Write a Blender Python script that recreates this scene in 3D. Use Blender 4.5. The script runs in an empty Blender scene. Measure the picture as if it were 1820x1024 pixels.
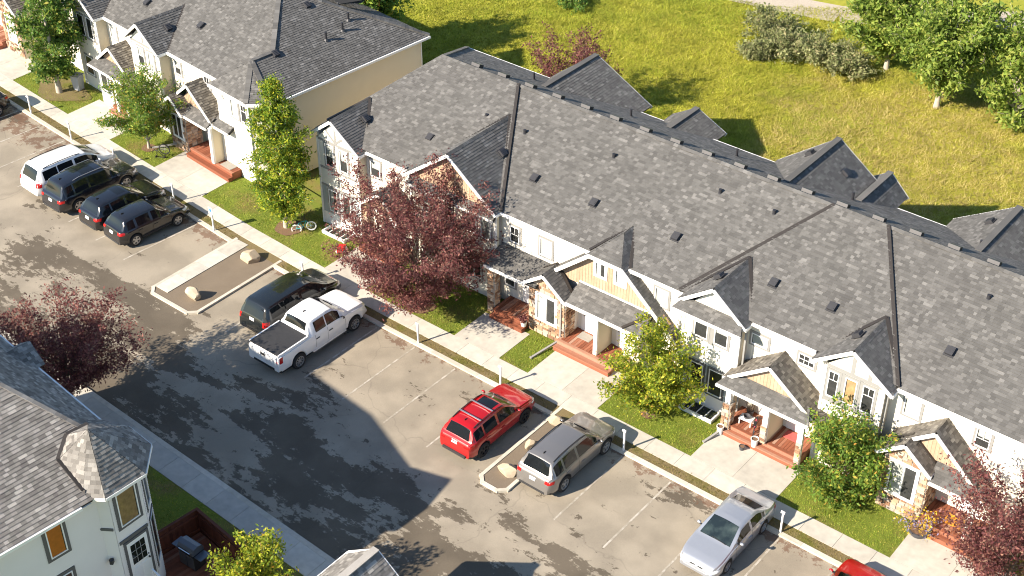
import bpy, bmesh, math, random
import numpy as np
from mathutils import Vector, Matrix
R = math.radians
scn = bpy.context.scene
COL = scn.collection
# ---------------------------------------------------------------- camera, sky, sun, exposure
CAMP = Vector((30.0, -38.2, 41.5))
def _cam():
    yw, pt, rl = -0.67579, 0.62904, 0.0032
    f = Vector((math.cos(pt)*math.sin(yw), math.cos(pt)*math.cos(yw), -math.sin(pt)))
    rt = Vector((math.cos(yw), -math.sin(yw), 0)); up = rt.cross(f)
    c, s = math.cos(rl), math.sin(rl)
    r2, u2 = rt*c + up*s, up*c - rt*s
    cd = bpy.data.cameras.new('camera'); cd.sensor_width = 36; cd.lens = 36*2551.07/1820
    cd.clip_start = 1; cd.clip_end = 900
    o = bpy.data.objects.new('camera', cd); COL.objects.link(o)
    o.matrix_world = Matrix(((r2.x, u2.x, -f.x, CAMP.x), (r2.y, u2.y, -f.y, CAMP.y), (r2.z, u2.z, -f.z, CAMP.z), (0, 0, 0, 1)))
    scn.camera = o
_cam()
SUN_AZ, SUN_EL = R(67.5), R(32.0)      # direction in which shadows fall, height of the sun
wd = bpy.data.worlds.new('World'); scn.world = wd; wd.use_nodes = True
_nt = wd.node_tree; _nt.nodes.clear()
_sky = _nt.nodes.new('ShaderNodeTexSky'); _sky.sky_type = 'NISHITA'; _sky.sun_disc = False
_sky.sun_elevation = SUN_EL
_sky.sun_rotation = math.atan2(-math.cos(SUN_AZ), -math.sin(SUN_AZ))
_sky.air_density = 1.1; _sky.dust_density = 0.15; _sky.ozone_density = 2.5
_bg = _nt.nodes.new('ShaderNodeBackground'); _bg.inputs['Strength'].default_value = 0.085
_wo = _nt.nodes.new('ShaderNodeOutputWorld')
_nt.links.new(_sky.outputs[0], _bg.inputs[0]); _nt.links.new(_bg.outputs[0], _wo.inputs[0])
_sd = bpy.data.lights.new('sun', 'SUN'); _sd.energy = 5.0; _sd.angle = R(0.55); _sd.color = (1.0, 0.885, 0.73)
_so = bpy.data.objects.new('sun', _sd); COL.objects.link(_so); _so.location = (0, -30, 60)
_so.rotation_euler = Vector((math.cos(SUN_AZ)*math.cos(SUN_EL), math.sin(SUN_AZ)*math.cos(SUN_EL), -math.sin(SUN_EL))).to_track_quat('-Z', 'Y').to_euler()
scn.render.engine = 'CYCLES'
vs = scn.view_settings; vs.view_transform = 'Standard'; vs.look = 'None'; vs.gamma = 1; vs.exposure = 1.22; vs.use_curve_mapping = False
scn.cycles.max_bounces = 5; scn.cycles.diffuse_bounces = 3; scn.cycles.glossy_bounces = 2; scn.cycles.transparent_max_bounces = 8
scn.cycles.transmission_bounces = 2; scn.cycles.pixel_filter_type = 'BLACKMAN_HARRIS'; scn.cycles.filter_width = 1.05

# ---------------------------------------------------------------- materials
def nodes(name):
    m = bpy.data.materials.new(name); m.use_nodes = True
    t = m.node_tree; b = t.nodes['Principled BSDF']
    return m, t, b
def N(t, typ, **kw):
    n = t.nodes.new(typ)
    for k, v in kw.items():
        if k in n.inputs: n.inputs[k].default_value = v
        else: setattr(n, k, v)
    return n
def ramp(t, stops, interp='LINEAR'):
    n = t.nodes.new('ShaderNodeValToRGB'); cr = n.color_ramp; cr.interpolation = interp
    while len(cr.elements) < len(stops): cr.elements.new(0.5)
    for e, (p, c) in zip(cr.elements, stops):
        e.position = p; e.color = (c[0], c[1], c[2], 1) if hasattr(c, '__len__') else (c, c, c, 1)
    return n
def mix(t, fac, a, b, mode='MIX'):
    n = t.nodes.new('ShaderNodeMix'); n.data_type = 'RGBA'; n.blend_type = mode
    for sock, val in ((n.inputs[0], fac), (n.inputs[6], a), (n.inputs[7], b)):
        if hasattr(val, 'is_linked'): t.links.new(val, sock)
        elif hasattr(val, '__len__'): sock.default_value = (val[0], val[1], val[2], 1)
        else: sock.default_value = val
    return n.outputs[2]
def math_(t, op, a, b=None, c=None):
    n = t.nodes.new('ShaderNodeMath'); n.operation = op
    for i, v in enumerate((a, b, c)):
        if v is None: continue
        if hasattr(v, 'is_linked'): t.links.new(v, n.inputs[i])
        else: n.inputs[i].default_value = v
    return n.outputs[0]
def pos(t, scale=(1, 1, 1)):
    g = t.nodes.new('ShaderNodeNewGeometry'); mp = t.nodes.new('ShaderNodeMapping'); mp.inputs['Scale'].default_value = scale
    t.links.new(g.outputs['Position'], mp.inputs[0]); return mp.outputs[0]
def noise(t, scale, detail=3, rough=0.55, vec=None, out='Fac'):
    n = N(t, 'ShaderNodeTexNoise', Scale=scale, Detail=detail, Roughness=rough)
    t.links.new(vec if vec is not None else pos(t), n.inputs['Vector']); return n.outputs[out]
def bump(t, b, h, strength=0.3, dist=0.02):
    n = N(t, 'ShaderNodeBump', Strength=strength, Distance=dist); t.links.new(h, n.inputs['Height']); t.links.new(n.outputs[0], b.inputs['Normal'])
M = {}
def plain(name, col, rough=0.6, metal=0.0, var=0.12, scale=6.0, spec=0.4, coat=0.0):
    m, t, b = nodes(name)
    f = noise(t, scale, 4)
    c = mix(t, f, [x*(1-var) for x in col], [min(1, x*(1+var)) for x in col])
    t.links.new(c, b.inputs['Base Color']); b.inputs['Roughness'].default_value = rough; b.inputs['Metallic'].default_value = metal
    b.inputs['Specular IOR Level'].default_value = spec
    if coat: b.inputs['Coat Weight'].default_value = coat; b.inputs['Coat Roughness'].default_value = 0.04
    M[name] = m; return m
def island(t):
    g = t.nodes.new('ShaderNodeNewGeometry'); o = t.nodes.new('ShaderNodeObjectInfo')
    return math_(t, 'FRACT', math_(t, 'ADD', g.outputs['Random Per Island'], math_(t, 'MULTIPLY', o.outputs['Random'], 7.31)))
def pieces(name, stops, rough=0.85, bumpscale=60, bstr=0.25, patch=None, spec=0.25):
    m, t, b = nodes(name)
    r = ramp(t, stops); t.links.new(island(t), r.inputs[0])
    f = noise(t, bumpscale, 2)
    c = mix(t, 0.35, r.outputs[0], mix(t, f, (0.25, 0.25, 0.25), (1.35, 1.35, 1.35)), 'MULTIPLY')
    if patch:
        pf = ramp(t, [(0.3, 0.90), (0.7, 1.08)]); t.links.new(noise(t, patch, 3), pf.inputs[0])
        c = mix(t, 1.0, c, pf.outputs[0], 'MULTIPLY')
    t.links.new(c, b.inputs['Base Color']); b.inputs['Roughness'].default_value = rough; b.inputs['Specular IOR Level'].default_value = spec
    if bstr: bump(t, b, f, bstr, 0.006)
    M[name] = m; return m
def leafmat(name, stops, trans=0.35):
    m, t, b = nodes(name)
    r = ramp(t, stops); t.links.new(island(t), r.inputs[0])
    pf = ramp(t, [(0.3, 0.72), (0.7, 1.2)]); t.links.new(noise(t, 1.1, 2), pf.inputs[0])
    c = mix(t, 1.0, r.outputs[0], pf.outputs[0], 'MULTIPLY')
    t.links.new(c, b.inputs['Base Color']); b.inputs['Roughness'].default_value = 0.55; b.inputs['Specular IOR Level'].default_value = 0.25
    tr = t.nodes.new('ShaderNodeBsdfTranslucent'); t.links.new(c, tr.inputs[0])
    ms = t.nodes.new('ShaderNodeMixShader'); ms.inputs[0].default_value = trans
    o = t.nodes['Material Output']; t.links.new(b.outputs[0], ms.inputs[1]); t.links.new(tr.outputs[0], ms.inputs[2]); t.links.new(ms.outputs[0], o.inputs[0])
    M[name] = m; return m
def wildmat():
    m, t, b = nodes('blade_wild'); ri = island(t)
    y_ = ramp(t, [(0, (0.291, 0.308, 0.034)), (0.5, (0.414, 0.420, 0.049)), (0.9, (0.538, 0.510, 0.084)), (1, (0.605, 0.504, 0.157))]); g2 = ramp(t, [(0, (0.224, 0.280, 0.027)), (0.6, (0.325, 0.375, 0.040)), (1, (0.448, 0.448, 0.062))]); d_ = ramp(t, [(0, (0.381, 0.302, 0.090)), (0.6, (0.538, 0.426, 0.168)), (1, (0.650, 0.526, 0.269))])
    for r in (y_, g2, d_): t.links.new(ri, r.inputs[0])
    f1 = ramp(t, [(0.44, 0.0), (0.58, 1.0)]); t.links.new(noise(t, 0.16, 5, 0.6), f1.inputs[0]); c = mix(t, f1.outputs[0], y_.outputs[0], g2.outputs[0])
    # drier, browner stretch below the trees
    g = t.nodes.new('ShaderNodeNewGeometry'); sb = t.nodes.new('ShaderNodeVectorMath'); sb.operation = 'DISTANCE'; t.links.new(g.outputs['Position'], sb.inputs[0]); sb.inputs[1].default_value = (3.0, 30.5, 0.4)
    f2 = N(t, 'ShaderNodeMapRange', **{'From Min': 3.0, 'From Max': 13.0, 'To Min': 0.44, 'To Max': -0.1}); t.links.new(sb.outputs['Value'], f2.inputs[0])
    f3 = ramp(t, [(0.58, 0.0), (0.80, 1.0)]); t.links.new(math_(t, 'ADD', noise(t, 0.5, 5, 0.65), f2.outputs[0]), f3.inputs[0]); c = mix(t, math_(t, 'MULTIPLY', f3.outputs[0], 0.8), c, d_.outputs[0])
    f4 = ramp(t, [(0.32, 0.62), (0.66, 1.22)]); t.links.new(noise(t, 0.9, 5, 0.7), f4.inputs[0]); c = mix(t, 1.0, c, f4.outputs[0], 'MULTIPLY')
    t.links.new(c, b.inputs['Base Color']); b.inputs['Roughness'].default_value = 0.6; b.inputs['Specular IOR Level'].default_value = 0.2
    tr = t.nodes.new('ShaderNodeBsdfTranslucent'); t.links.new(c, tr.inputs[0]); ms = t.nodes.new('ShaderNodeMixShader'); ms.inputs[0].default_value = 0.4
    o = t.nodes['Material Output']; t.links.new(b.outputs[0], ms.inputs[1]); t.links.new(tr.outputs[0], ms.inputs[2]); t.links.new(ms.outputs[0], o.inputs[0]); M['blade_wild'] = m
g_ = lambda v, w=1.0: (v*1.06*w, v*1.03, v*0.985)
pieces('shingle', [(0.0, g_(0.092)), (0.25, g_(0.106)), (0.5, g_(0.118)), (0.72, g_(0.130)), (0.86, g_(0.145)), (0.96, g_(0.168)), (1.0, g_(0.195))], 0.9, 30, 0.2, 0.9)
pieces('shingle_brown', [(0.0, (0.092, 0.083, 0.072)), (0.25, (0.125, 0.112, 0.097)), (0.5, (0.152, 0.138, 0.119)), (0.75, (0.182, 0.166, 0.144)), (0.9, (0.225, 0.206, 0.177)), (1.0, (0.29, 0.268, 0.228))], 0.9, 30, 0.2, 0.9)
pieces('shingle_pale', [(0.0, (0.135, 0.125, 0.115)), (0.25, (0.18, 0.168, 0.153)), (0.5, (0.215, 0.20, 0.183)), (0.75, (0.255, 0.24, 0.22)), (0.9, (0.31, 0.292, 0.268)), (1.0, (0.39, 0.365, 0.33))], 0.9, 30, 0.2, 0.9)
pieces('stone', [(0.0, (0.13, 0.075, 0.05)), (0.2, (0.30, 0.17, 0.105)), (0.45, (0.42, 0.27, 0.17)), (0.65, (0.52, 0.36, 0.24)), (0.85, (0.58, 0.46, 0.35)), (1.0, (0.36, 0.31, 0.28))], 0.9, 14, 0.5)
pieces('plank', [(0.0, (0.19, 0.065, 0.036)), (0.5, (0.28, 0.095, 0.052)), (0.82, (0.34, 0.14, 0.085)), (1.0, (0.42, 0.26, 0.19))], 0.7, 9, 0.2)
pieces('fence_board', [(0.0, (0.10, 0.030, 0.018)), (1.0, (0.17, 0.055, 0.032))], 0.7, 9, 0.2)
pieces('rock', [(0.0, (0.42, 0.34, 0.24)), (1.0, (0.55, 0.47, 0.35))], 0.95, 5, 0.8)
pieces('tan_board', [(0.0, (0.44, 0.305, 0.205)), (1.0, (0.51, 0.37, 0.26))], 0.7, 8, 0.1)
pieces('concrete', [(0.0, (0.47, 0.44, 0.385)), (0.5, (0.52, 0.49, 0.43)), (1.0, (0.57, 0.54, 0.475))], 0.9, 3.0, 0.1, 0.7)
pieces('kerb_concrete', [(0.0, (0.50, 0.46, 0.38)), (1.0, (0.60, 0.55, 0.47))], 0.9, 5.0, 0.15, 1.3)
plain('felt', (0.03, 0.03, 0.03), 0.95)
plain('flashing', (0.050, 0.044, 0.040), 0.5, 0.3, 0.2)
plain('siding_cream', (0.74, 0.70, 0.60), 0.7, var=0.04, scale=1.2)
plain('siding_tan', (0.73, 0.63, 0.46), 0.7, var=0.05, scale=1.2)
plain('siding_grey', (0.74, 0.70, 0.66), 0.7, var=0.05, scale=1.2)
plain('siding_bluegrey', (0.34, 0.37, 0.38), 0.7, var=0.06, scale=1.5)
plain('trim_white', (0.80, 0.79, 0.76), 0.5, var=0.03)
plain('trim_grey', (0.27, 0.265, 0.255), 0.6, var=0.05)
plain('trim_dark', (0.10, 0.10, 0.105), 0.6, var=0.1)
plain('door_white', (0.82, 0.82, 0.81), 0.4, var=0.02)
plain('interior', (0.035, 0.035, 0.037), 0.8, var=0.7, scale=3.0)
plain('blind', (0.44, 0.44, 0.42), 0.7, var=0.04)
plain('tan_backing', (0.36, 0.24, 0.12), 0.8, var=0.5, scale=5)  # sheet behind glass; paints the brown reflection in the three-window bay
plain('curtain_orange', (0.62, 0.20, 0.03), 0.8, var=0.25, scale=5)
plain('vent_metal', (0.055, 0.055, 0.06), 0.5, 0.2, 0.2)
plain('vent_black', (0.03, 0.03, 0.035), 0.5)
plain('white_metal', (0.80, 0.80, 0.80), 0.35, var=0.03)
plain('black_plastic', (0.022, 0.022, 0.024), 0.55, var=0.2)
plain('cladding', (0.035, 0.035, 0.037), 0.65, var=0.2)
plain('tyre', (0.022, 0.022, 0.023), 0.85, var=0.2)
plain('alloy', (0.55, 0.55, 0.56), 0.3, 0.8, 0.05)
plain('alloy_dark', (0.06, 0.06, 0.065), 0.35, 0.6, 0.1)
plain('chrome', (0.8, 0.8, 0.8), 0.12, 1.0, 0.02)
plain('lamp_red', (0.45, 0.012, 0.012), 0.15, spec=0.6)
plain('lamp_clear', (0.72, 0.74, 0.76), 0.1, spec=0.7)
plain('plate', (0.75, 0.75, 0.78), 0.4)
plain('bark', (0.16, 0.12, 0.09), 0.95, var=0.4, scale=9)
plain('bark_pale', (0.42, 0.37, 0.31), 0.95, var=0.3, scale=9)
plain('mulch', (0.17, 0.10, 0.06), 0.95, var=0.5, scale=22)
plain('terracotta_orange', (0.70, 0.30, 0.03), 0.8)
plain('mat_red', (0.45, 0.10, 0.09), 0.9)
plain('mat_grey', (0.30, 0.28, 0.25), 0.95)
plain('pot_white', (0.75, 0.75, 0.74), 0.4)
plain('pot_dark', (0.07, 0.07, 0.08), 0.5)
plain('grill_black', (0.03, 0.032, 0.036), 0.35, 0.3)
plain('grill_steel', (0.16, 0.17, 0.19), 0.35, 0.7)
plain('bike_teal', (0.03, 0.35, 0.40), 0.35)
plain('bike_pink', (0.55, 0.06, 0.12), 0.35)
plain('bin_grey', (0.45, 0.46, 0.48), 0.5)
plain('bench_red', (0.55, 0.02, 0.02), 0.4)
plain('sign_blue', (0.05, 0.20, 0.55), 0.4)
for nm, c, rg in (('paint_white', (0.80, 0.80, 0.80), 0.3), ('paint_black', (0.009, 0.009, 0.011), 0.22), ('paint_navy', (0.011, 0.012, 0.017), 0.22),
                  ('paint_charcoal', (0.012, 0.012, 0.014), 0.22), ('paint_darkgrey', (0.011, 0.013, 0.013), 0.22)):
    plain(nm, c, rg, 0.0, 0.02, spec=0.5, coat=1.0)
plain('paint_red', (0.42, 0.006, 0.008), 0.3, 0.15, 0.03, coat=1.0)
plain('paint_taupe', (0.25, 0.238, 0.228), 0.3, 0.55, 0.03, coat=1.0)
plain('paint_silver', (0.42, 0.44, 0.48), 0.3, 0.55, 0.03, coat=1.0)
def glassmats():
    m, t, b = nodes('car_glass'); b.inputs['Base Color'].default_value = (0.010, 0.012, 0.014, 1); b.inputs['Roughness'].default_value = 0.05
    b.inputs['Specular IOR Level'].default_value = 0.5; M['car_glass'] = m
    m, t, b = nodes('car_glass_clear'); r = ramp(t, [(0.40, (0.012, 0.018, 0.018)), (0.65, (0.035, 0.05, 0.047)), (0.8, (0.07, 0.085, 0.08))]); t.links.new(noise(t, 2.2, 3), r.inputs[0])
    t.links.new(r.outputs[0], b.inputs['Base Color']); b.inputs['Roughness'].default_value = 0.06; b.inputs['Specular IOR Level'].default_value = 0.9; M['car_glass_clear'] = m
    m, t, b = nodes('pane'); t.nodes.remove(b)
    tr = t.nodes.new('ShaderNodeBsdfTransparent'); tr.inputs[0].default_value = (0.96, 0.98, 0.97, 1)
    gl = t.nodes.new('ShaderNodeBsdfGlossy'); gl.inputs['Roughness'].default_value = 0.03
    fr = t.nodes.new('ShaderNodeFresnel'); fr.inputs[0].default_value = 1.4
    ms = t.nodes.new('ShaderNodeMixShader'); t.links.new(fr.outputs[0], ms.inputs[0]); t.links.new(tr.outputs[0], ms.inputs[1]); t.links.new(gl.outputs[0], ms.inputs[2])
    t.links.new(ms.outputs[0], t.nodes['Material Output'].inputs[0]); M['pane'] = m
glassmats()
leafmat('leaf_green', [(0, (0.099, 0.179, 0.031)), (0.5, (0.179, 0.306, 0.053)), (0.8, (0.306, 0.396, 0.063)), (0.93, (0.467, 0.448, 0.071)), (1, (0.611, 0.306, 0.071))], 0.5)
leafmat('leaf_yellowgreen', [(0, (0.119, 0.202, 0.026)), (0.4, (0.253, 0.336, 0.036)), (0.75, (0.504, 0.522, 0.049)), (0.93, (0.620, 0.605, 0.059)), (1, (0.620, 0.336, 0.067))], 0.5)
leafmat('leaf_columnar', [(0, (0.083, 0.168, 0.026)), (0.45, (0.186, 0.302, 0.036)), (0.75, (0.403, 0.470, 0.047)), (0.93, (0.620, 0.605, 0.049)), (1, (0.605, 0.403, 0.067))], 0.5)
leafmat('leaf_dark', [(0, (0.068, 0.137, 0.026)), (0.5, (0.137, 0.253, 0.052)), (0.85, (0.272, 0.390, 0.068)), (1, (0.508, 0.449, 0.097))], 0.5)
leafmat('leaf_purple', [(0, (0.115, 0.042, 0.046)), (0.45, (0.20, 0.072, 0.072)), (0.75, (0.30, 0.115, 0.105)), (0.92, (0.42, 0.20, 0.16)), (1, (0.50, 0.32, 0.22))], 0.5)
leafmat('leaf_silver', [(0, (0.18, 0.21, 0.08)), (0.5, (0.31, 0.335, 0.14)), (0.85, (0.43, 0.43, 0.22)), (1, (0.40, 0.33, 0.18))], 0.45)
leafmat('leaf_poplar', [(0, (0.138, 0.213, 0.037)), (0.5, (0.250, 0.350, 0.062)), (0.85, (0.400, 0.475, 0.100)), (1, (0.525, 0.525, 0.125))], 0.5)
leafmat('petal_yellow', [(0, (0.55, 0.35, 0.03)), (0.6, (0.65, 0.45, 0.05)), (0.61, (0.17, 0.15, 0.26)), (1, (0.28, 0.25, 0.36))], 0.2)
leafmat('blade_green', [(0, (0.132, 0.208, 0.026)), (0.5, (0.234, 0.329, 0.037)), (0.85, (0.395, 0.432, 0.060)), (1, (0.619, 0.526, 0.132))], 0.35)
leafmat('blade_dry', [(0, (0.132, 0.132, 0.028)), (0.5, (0.242, 0.198, 0.055)), (1, (0.363, 0.264, 0.110))], 0.3)
wildmat()
def groundmats():
    m, t, b = nodes('asphalt')
    base = mix(t, noise(t, 0.35, 4), (0.262, 0.226, 0.174), (0.330, 0.288, 0.226))
    sp = noise(t, 34, 2); base = mix(t, 0.30, base, mix(t, sp, (0.3, 0.3, 0.3), (1.5, 1.5, 1.5)), 'MULTIPLY')
    # worn dark sealcoat left in ragged patches, drawn out along the street
    v = pos(t, (0.16, 0.42, 1)); n1 = noise(t, 1.0, 10, 0.70, v)
    sx = t.nodes.new('ShaderNodeSeparateXYZ'); g = t.nodes.new('ShaderNodeNewGeometry'); t.links.new(g.outputs['Position'], sx.inputs[0])
    band = N(t, 'ShaderNodeMapRange', **{'From Min': -4.2, 'From Max': -7.6, 'To Min': -0.075, 'To Max': 0.052}); t.links.new(sx.outputs[1], band.inputs[0])
    sm = ramp(t, [(0.530, 0.0), (0.538, 1.0)]); n1 = math_(t, 'ADD', n1, math_(t, 'MULTIPLY', math_(t, 'SUBTRACT', noise(t, 3.0, 9, 0.8), 0.5), 0.28)); t.links.new(math_(t, 'ADD', n1, band.outputs[0]), sm.inputs[0])
    n2 = noise(t, 0.9, 8, 0.68); sm2 = ramp(t, [(0.645, 0.0), (0.655, 1.0)]); t.links.new(n2, sm2.inputs[0])
    msk = math_(t, 'MAXIMUM', sm.outputs[0], sm2.outputs[0])
    c = mix(t, math_(t, 'MULTIPLY', msk, 0.92), base, mix(t, sp, (0.085, 0.069, 0.050), (0.125, 0.103, 0.077)))
    kl = N(t, 'ShaderNodeMapRange', **{'From Min': -1.1, 'From Max': 0.0, 'To Min': -0.10, 'To Max': 0.085}); t.links.new(sx.outputs[1], kl.inputs[0])
    n3 = noise(t, 1.6, 9, 0.75); sm3 = ramp(t, [(0.56, 0.0), (0.60, 1.0)]); t.links.new(math_(t, 'ADD', n3, kl.outputs[0]), sm3.inputs[0])
    c = mix(t, math_(t, 'MULTIPLY', sm3.outputs[0], 0.75), c, mix(t, sp, (0.10, 0.055, 0.035), (0.18, 0.10, 0.065)))
    n4 = noise(t, 0.55, 3, 0.5); sm4 = ramp(t, [(0.42, 0.88), (0.62, 1.10)]); t.links.new(n4, sm4.inputs[0]); c = mix(t, 1.0, c, sm4.outputs[0], 'MULTIPLY')
    # joints and cracks
    vo = N(t, 'ShaderNodeTexVoronoi', Scale=0.13, feature='DISTANCE_TO_EDGE'); t.links.new(mixv(t), vo.inputs['Vector'])
    cr = ramp(t, [(0.0, 1.0), (0.0025, 0.0)]); t.links.new(vo.outputs['Distance'], cr.inputs[0])
    c = mix(t, math_(t, 'MULTIPLY', cr.outputs[0], 0.22), c, (0.07, 0.06, 0.05))
    t.links.new(c, b.inputs['Base Color']); b.inputs['Roughness'].default_value = 0.92; b.inputs['Specular IOR Level'].default_value = 0.25
    bump(t, b, sp, 0.25, 0.01); M['asphalt'] = m
    def soil(name, a, bb, sc, fine, cc=None):
        m, t, b = nodes(name); c = mix(t, noise(t, sc, 5), a, bb)
        if cc:
            r = ramp(t, [(0.5, 0.0), (0.66, 1.0)]); t.links.new(noise(t, sc*0.6, 4), r.inputs[0]); c = mix(t, r.outputs[0], c, cc)
        f = noise(t, fine, 3); c = mix(t, 0.6, c, mix(t, f, (0.4, 0.4, 0.4), (1.5, 1.5, 1.5)), 'MULTIPLY')
        t.links.new(c, b.inputs['Base Color']); b.inputs['Roughness'].default_value = 0.95; b.inputs['Specular IOR Level'].default_value = 0.15
        bump(t, b, f, 0.5, 0.03); M[name] = m
    soil('lawn_soil', (0.12, 0.165, 0.024), (0.19, 0.215, 0.036), 0.8, 25, (0.20, 0.16, 0.055))
    soil('dry_soil', (0.16, 0.125, 0.06), (0.22, 0.17, 0.09), 1.0, 25, (0.13, 0.13, 0.03))
    soil('hill_soil', (0.25, 0.255, 0.03), (0.36, 0.33, 0.05), 0.10, 3.0, (0.23, 0.27, 0.034))
    soil('gravel', (0.165, 0.130, 0.095), (0.225, 0.182, 0.135), 1.0, 40)
    soil('path', (0.40, 0.345, 0.275), (0.48, 0.42, 0.34), 0.6, 14)
def mixv(t):
    # position wobbled by noise, so that cracks do not run straight
    g = t.nodes.new('ShaderNodeNewGeometry'); n = N(t, 'ShaderNodeTexNoise', Scale=0.6, Detail=3.0)
    t.links.new(g.outputs['Position'], n.inputs['Vector'])
    a = t.nodes.new('ShaderNodeVectorMath'); a.operation = 'MULTIPLY_ADD'
    t.links.new(n.outputs['Color'], a.inputs[0]); a.inputs[1].default_value = (1.6, 1.6, 0); t.links.new(g.outputs['Position'], a.inputs[2])
    return a.outputs[0]
groundmats()
def linepaint():
    m, t, b = nodes('line_paint'); r = ramp(t, [(0.44, (0.30, 0.265, 0.21)), (0.60, (0.47, 0.43, 0.37))]); t.links.new(noise(t, 3.0, 7, 0.7), r.inputs[0])
    t.links.new(r.outputs[0], b.inputs['Base Color']); b.inputs['Roughness'].default_value = 0.85; M['line_paint'] = m
linepaint()

# ---------------------------------------------------------------- mesh helpers
V = Vector
class MB:
    def __init__(s): s.v = []; s.f = []; s.mi = []
    def add(s, vs, fs, mi=0):
        o = len(s.v); s.v.extend([tuple(p) for p in vs])
        for f in fs: s.f.append([i+o for i in f]); s.mi.append(mi)
    def poly(s, pts, mi=0): s.add(pts, [list(range(len(pts)))], mi)
    def box(s, x0, x1, y0, y1, z0, z1, mi=0):
        s.add([(x0,y0,z0),(x1,y0,z0),(x1,y1,z0),(x0,y1,z0),(x0,y0,z1),(x1,y0,z1),(x1,y1,z1),(x0,y1,z1)],
              [(0,3,2,1),(4,5,6,7),(0,1,5,4),(1,2,6,5),(2,3,7,6),(3,0,4,7)], mi)
    def obox(s, c, X, Y, Z, mi=0):      # oriented box: centre and three half-axis vectors
        c, X, Y, Z = V(c), V(X), V(Y), V(Z); p = []
        for k in (-1, 1):
            for i, j in ((-1,-1),(1,-1),(1,1),(-1,1)): p.append(c + X*i + Y*j + Z*k)
        s.add(p, [(0,3,2,1),(4,5,6,7),(0,1,5,4),(1,2,6,5),(2,3,7,6),(3,0,4,7)], mi)
    def bar(s, a, b, w, h, up=(0,0,1), mi=0):
        a, b = V(a), V(b); d = (b-a)
        if d.length < 1e-6: return
        L = d.length; d = d/L; u = V(up)
        x = d.cross(u)
        if x.length < 1e-4: x = d.cross(V((1,0,0)))
        x.normalize(); z = x.cross(d)
        s.obox((a+b)/2, x*w/2, d*L/2, z*h/2, mi)
    def prism(s, pts, off, mi=0):
        n = len(pts); off = V(off); p = [V(q) for q in pts]; q = [a+off for a in p]
        s.add(p+q, [list(range(n))[::-1], list(range(n, 2*n))] + [[i, (i+1) % n, n+(i+1) % n, n+i] for i in range(n)], mi)
    def cyl(s, a, b, r0, r1=None, n=8, caps=True, mi=0):
        a, b = V(a), V(b); r1 = r0 if r1 is None else r1; d = (b-a).normalized()
        x = d.cross(V((0,0,1)));  x = x if x.length > 1e-3 else V((1,0,0)); x.normalize(); y = d.cross(x)
        p = [a + (x*math.cos(t)+y*math.sin(t))*r0 for t in [2*math.pi*i/n for i in range(n)]] + [b + (x*math.cos(t)+y*math.sin(t))*r1 for t in [2*math.pi*i/n for i in range(n)]]
        f = [[i, n+i, n+(i+1) % n, (i+1) % n] for i in range(n)]
        if caps: f += [list(range(n)), list(range(n, 2*n))[::-1]]
        s.add(p, f, mi)
    def tube(s, pts, r, n=6, mi=0):
        for a, b in zip(pts, pts[1:]): s.cyl(a, b, r, r, n, True, mi)
    def lathe(s, prof, c=(0,0,0), axis='z', n=20, mi=0):
        vs = []; fs = []
        for r, h in prof:
            for i in range(n):
                t = 2*math.pi*i/n; a, b = r*math.cos(t), r*math.sin(t)
                vs.append((c[0]+a, c[1]+b, c[2]+h) if axis == 'z' else (c[0]+h, c[1]+a, c[2]+b))
        for k in range(len(prof)-1):
            for i in range(n): fs.append([k*n+i, k*n+(i+1) % n, (k+1)*n+(i+1) % n, (k+1)*n+i])
        s.add(vs, fs, mi)
    def mesh(s, name, mats, smooth=None):
        me = bpy.data.meshes.new(name); me.from_pydata(s.v, [], s.f)
        for m in (mats if isinstance(mats, (list, tuple)) else [mats]): me.materials.append(M[m] if isinstance(m, str) else m)
        if any(s.mi): me.polygons.foreach_set('material_index', s.mi)
        if smooth is not None:
            me.polygons.foreach_set('use_smooth', [True]*len(me.polygons)); me.set_sharp_from_angle(angle=R(smooth))
        me.update(); return me
    def build(s, name, mats, parent=None, loc=None, rot=None, smooth=None):
        return link(name, s.mesh(name, mats, smooth), parent, loc, rot)
def link(name, data, parent=None, loc=None, rot=None):
    o = bpy.data.objects.new(name, data); COL.objects.link(o)
    if parent is not None: o.parent = parent
    if loc is not None: o.location = loc
    if rot is not None: o.rotation_euler = rot
    return o
def tag(o, label=None, cat=None, group=None, kind=None):
    for k, v in (('label', label), ('category', cat), ('group', group), ('kind', kind)):
        if v: o[k] = v
    return o
def thing(name, label, cat, loc=(0,0,0), rz=0, group=None):
    return tag(link(name, None, None, loc, (0, 0, rz)), label, cat, group)
def nparr(name, verts, faces, mat, parent=None):
    verts = np.asarray(verts, dtype=np.float32); faces = np.asarray(faces, dtype=np.int32)
    me = bpy.data.meshes.new(name); nf, k = faces.shape
    me.vertices.add(len(verts)); me.vertices.foreach_set('co', verts.ravel())
    me.loops.add(nf*k); me.loops.foreach_set('vertex_index', faces.ravel())
    me.polygons.add(nf); me.polygons.foreach_set('loop_start', np.arange(0, nf*k, k, dtype=np.int32))
    me.update(calc_edges=True); me.materials.append(M[mat])
    return link(name, me, parent)

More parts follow.
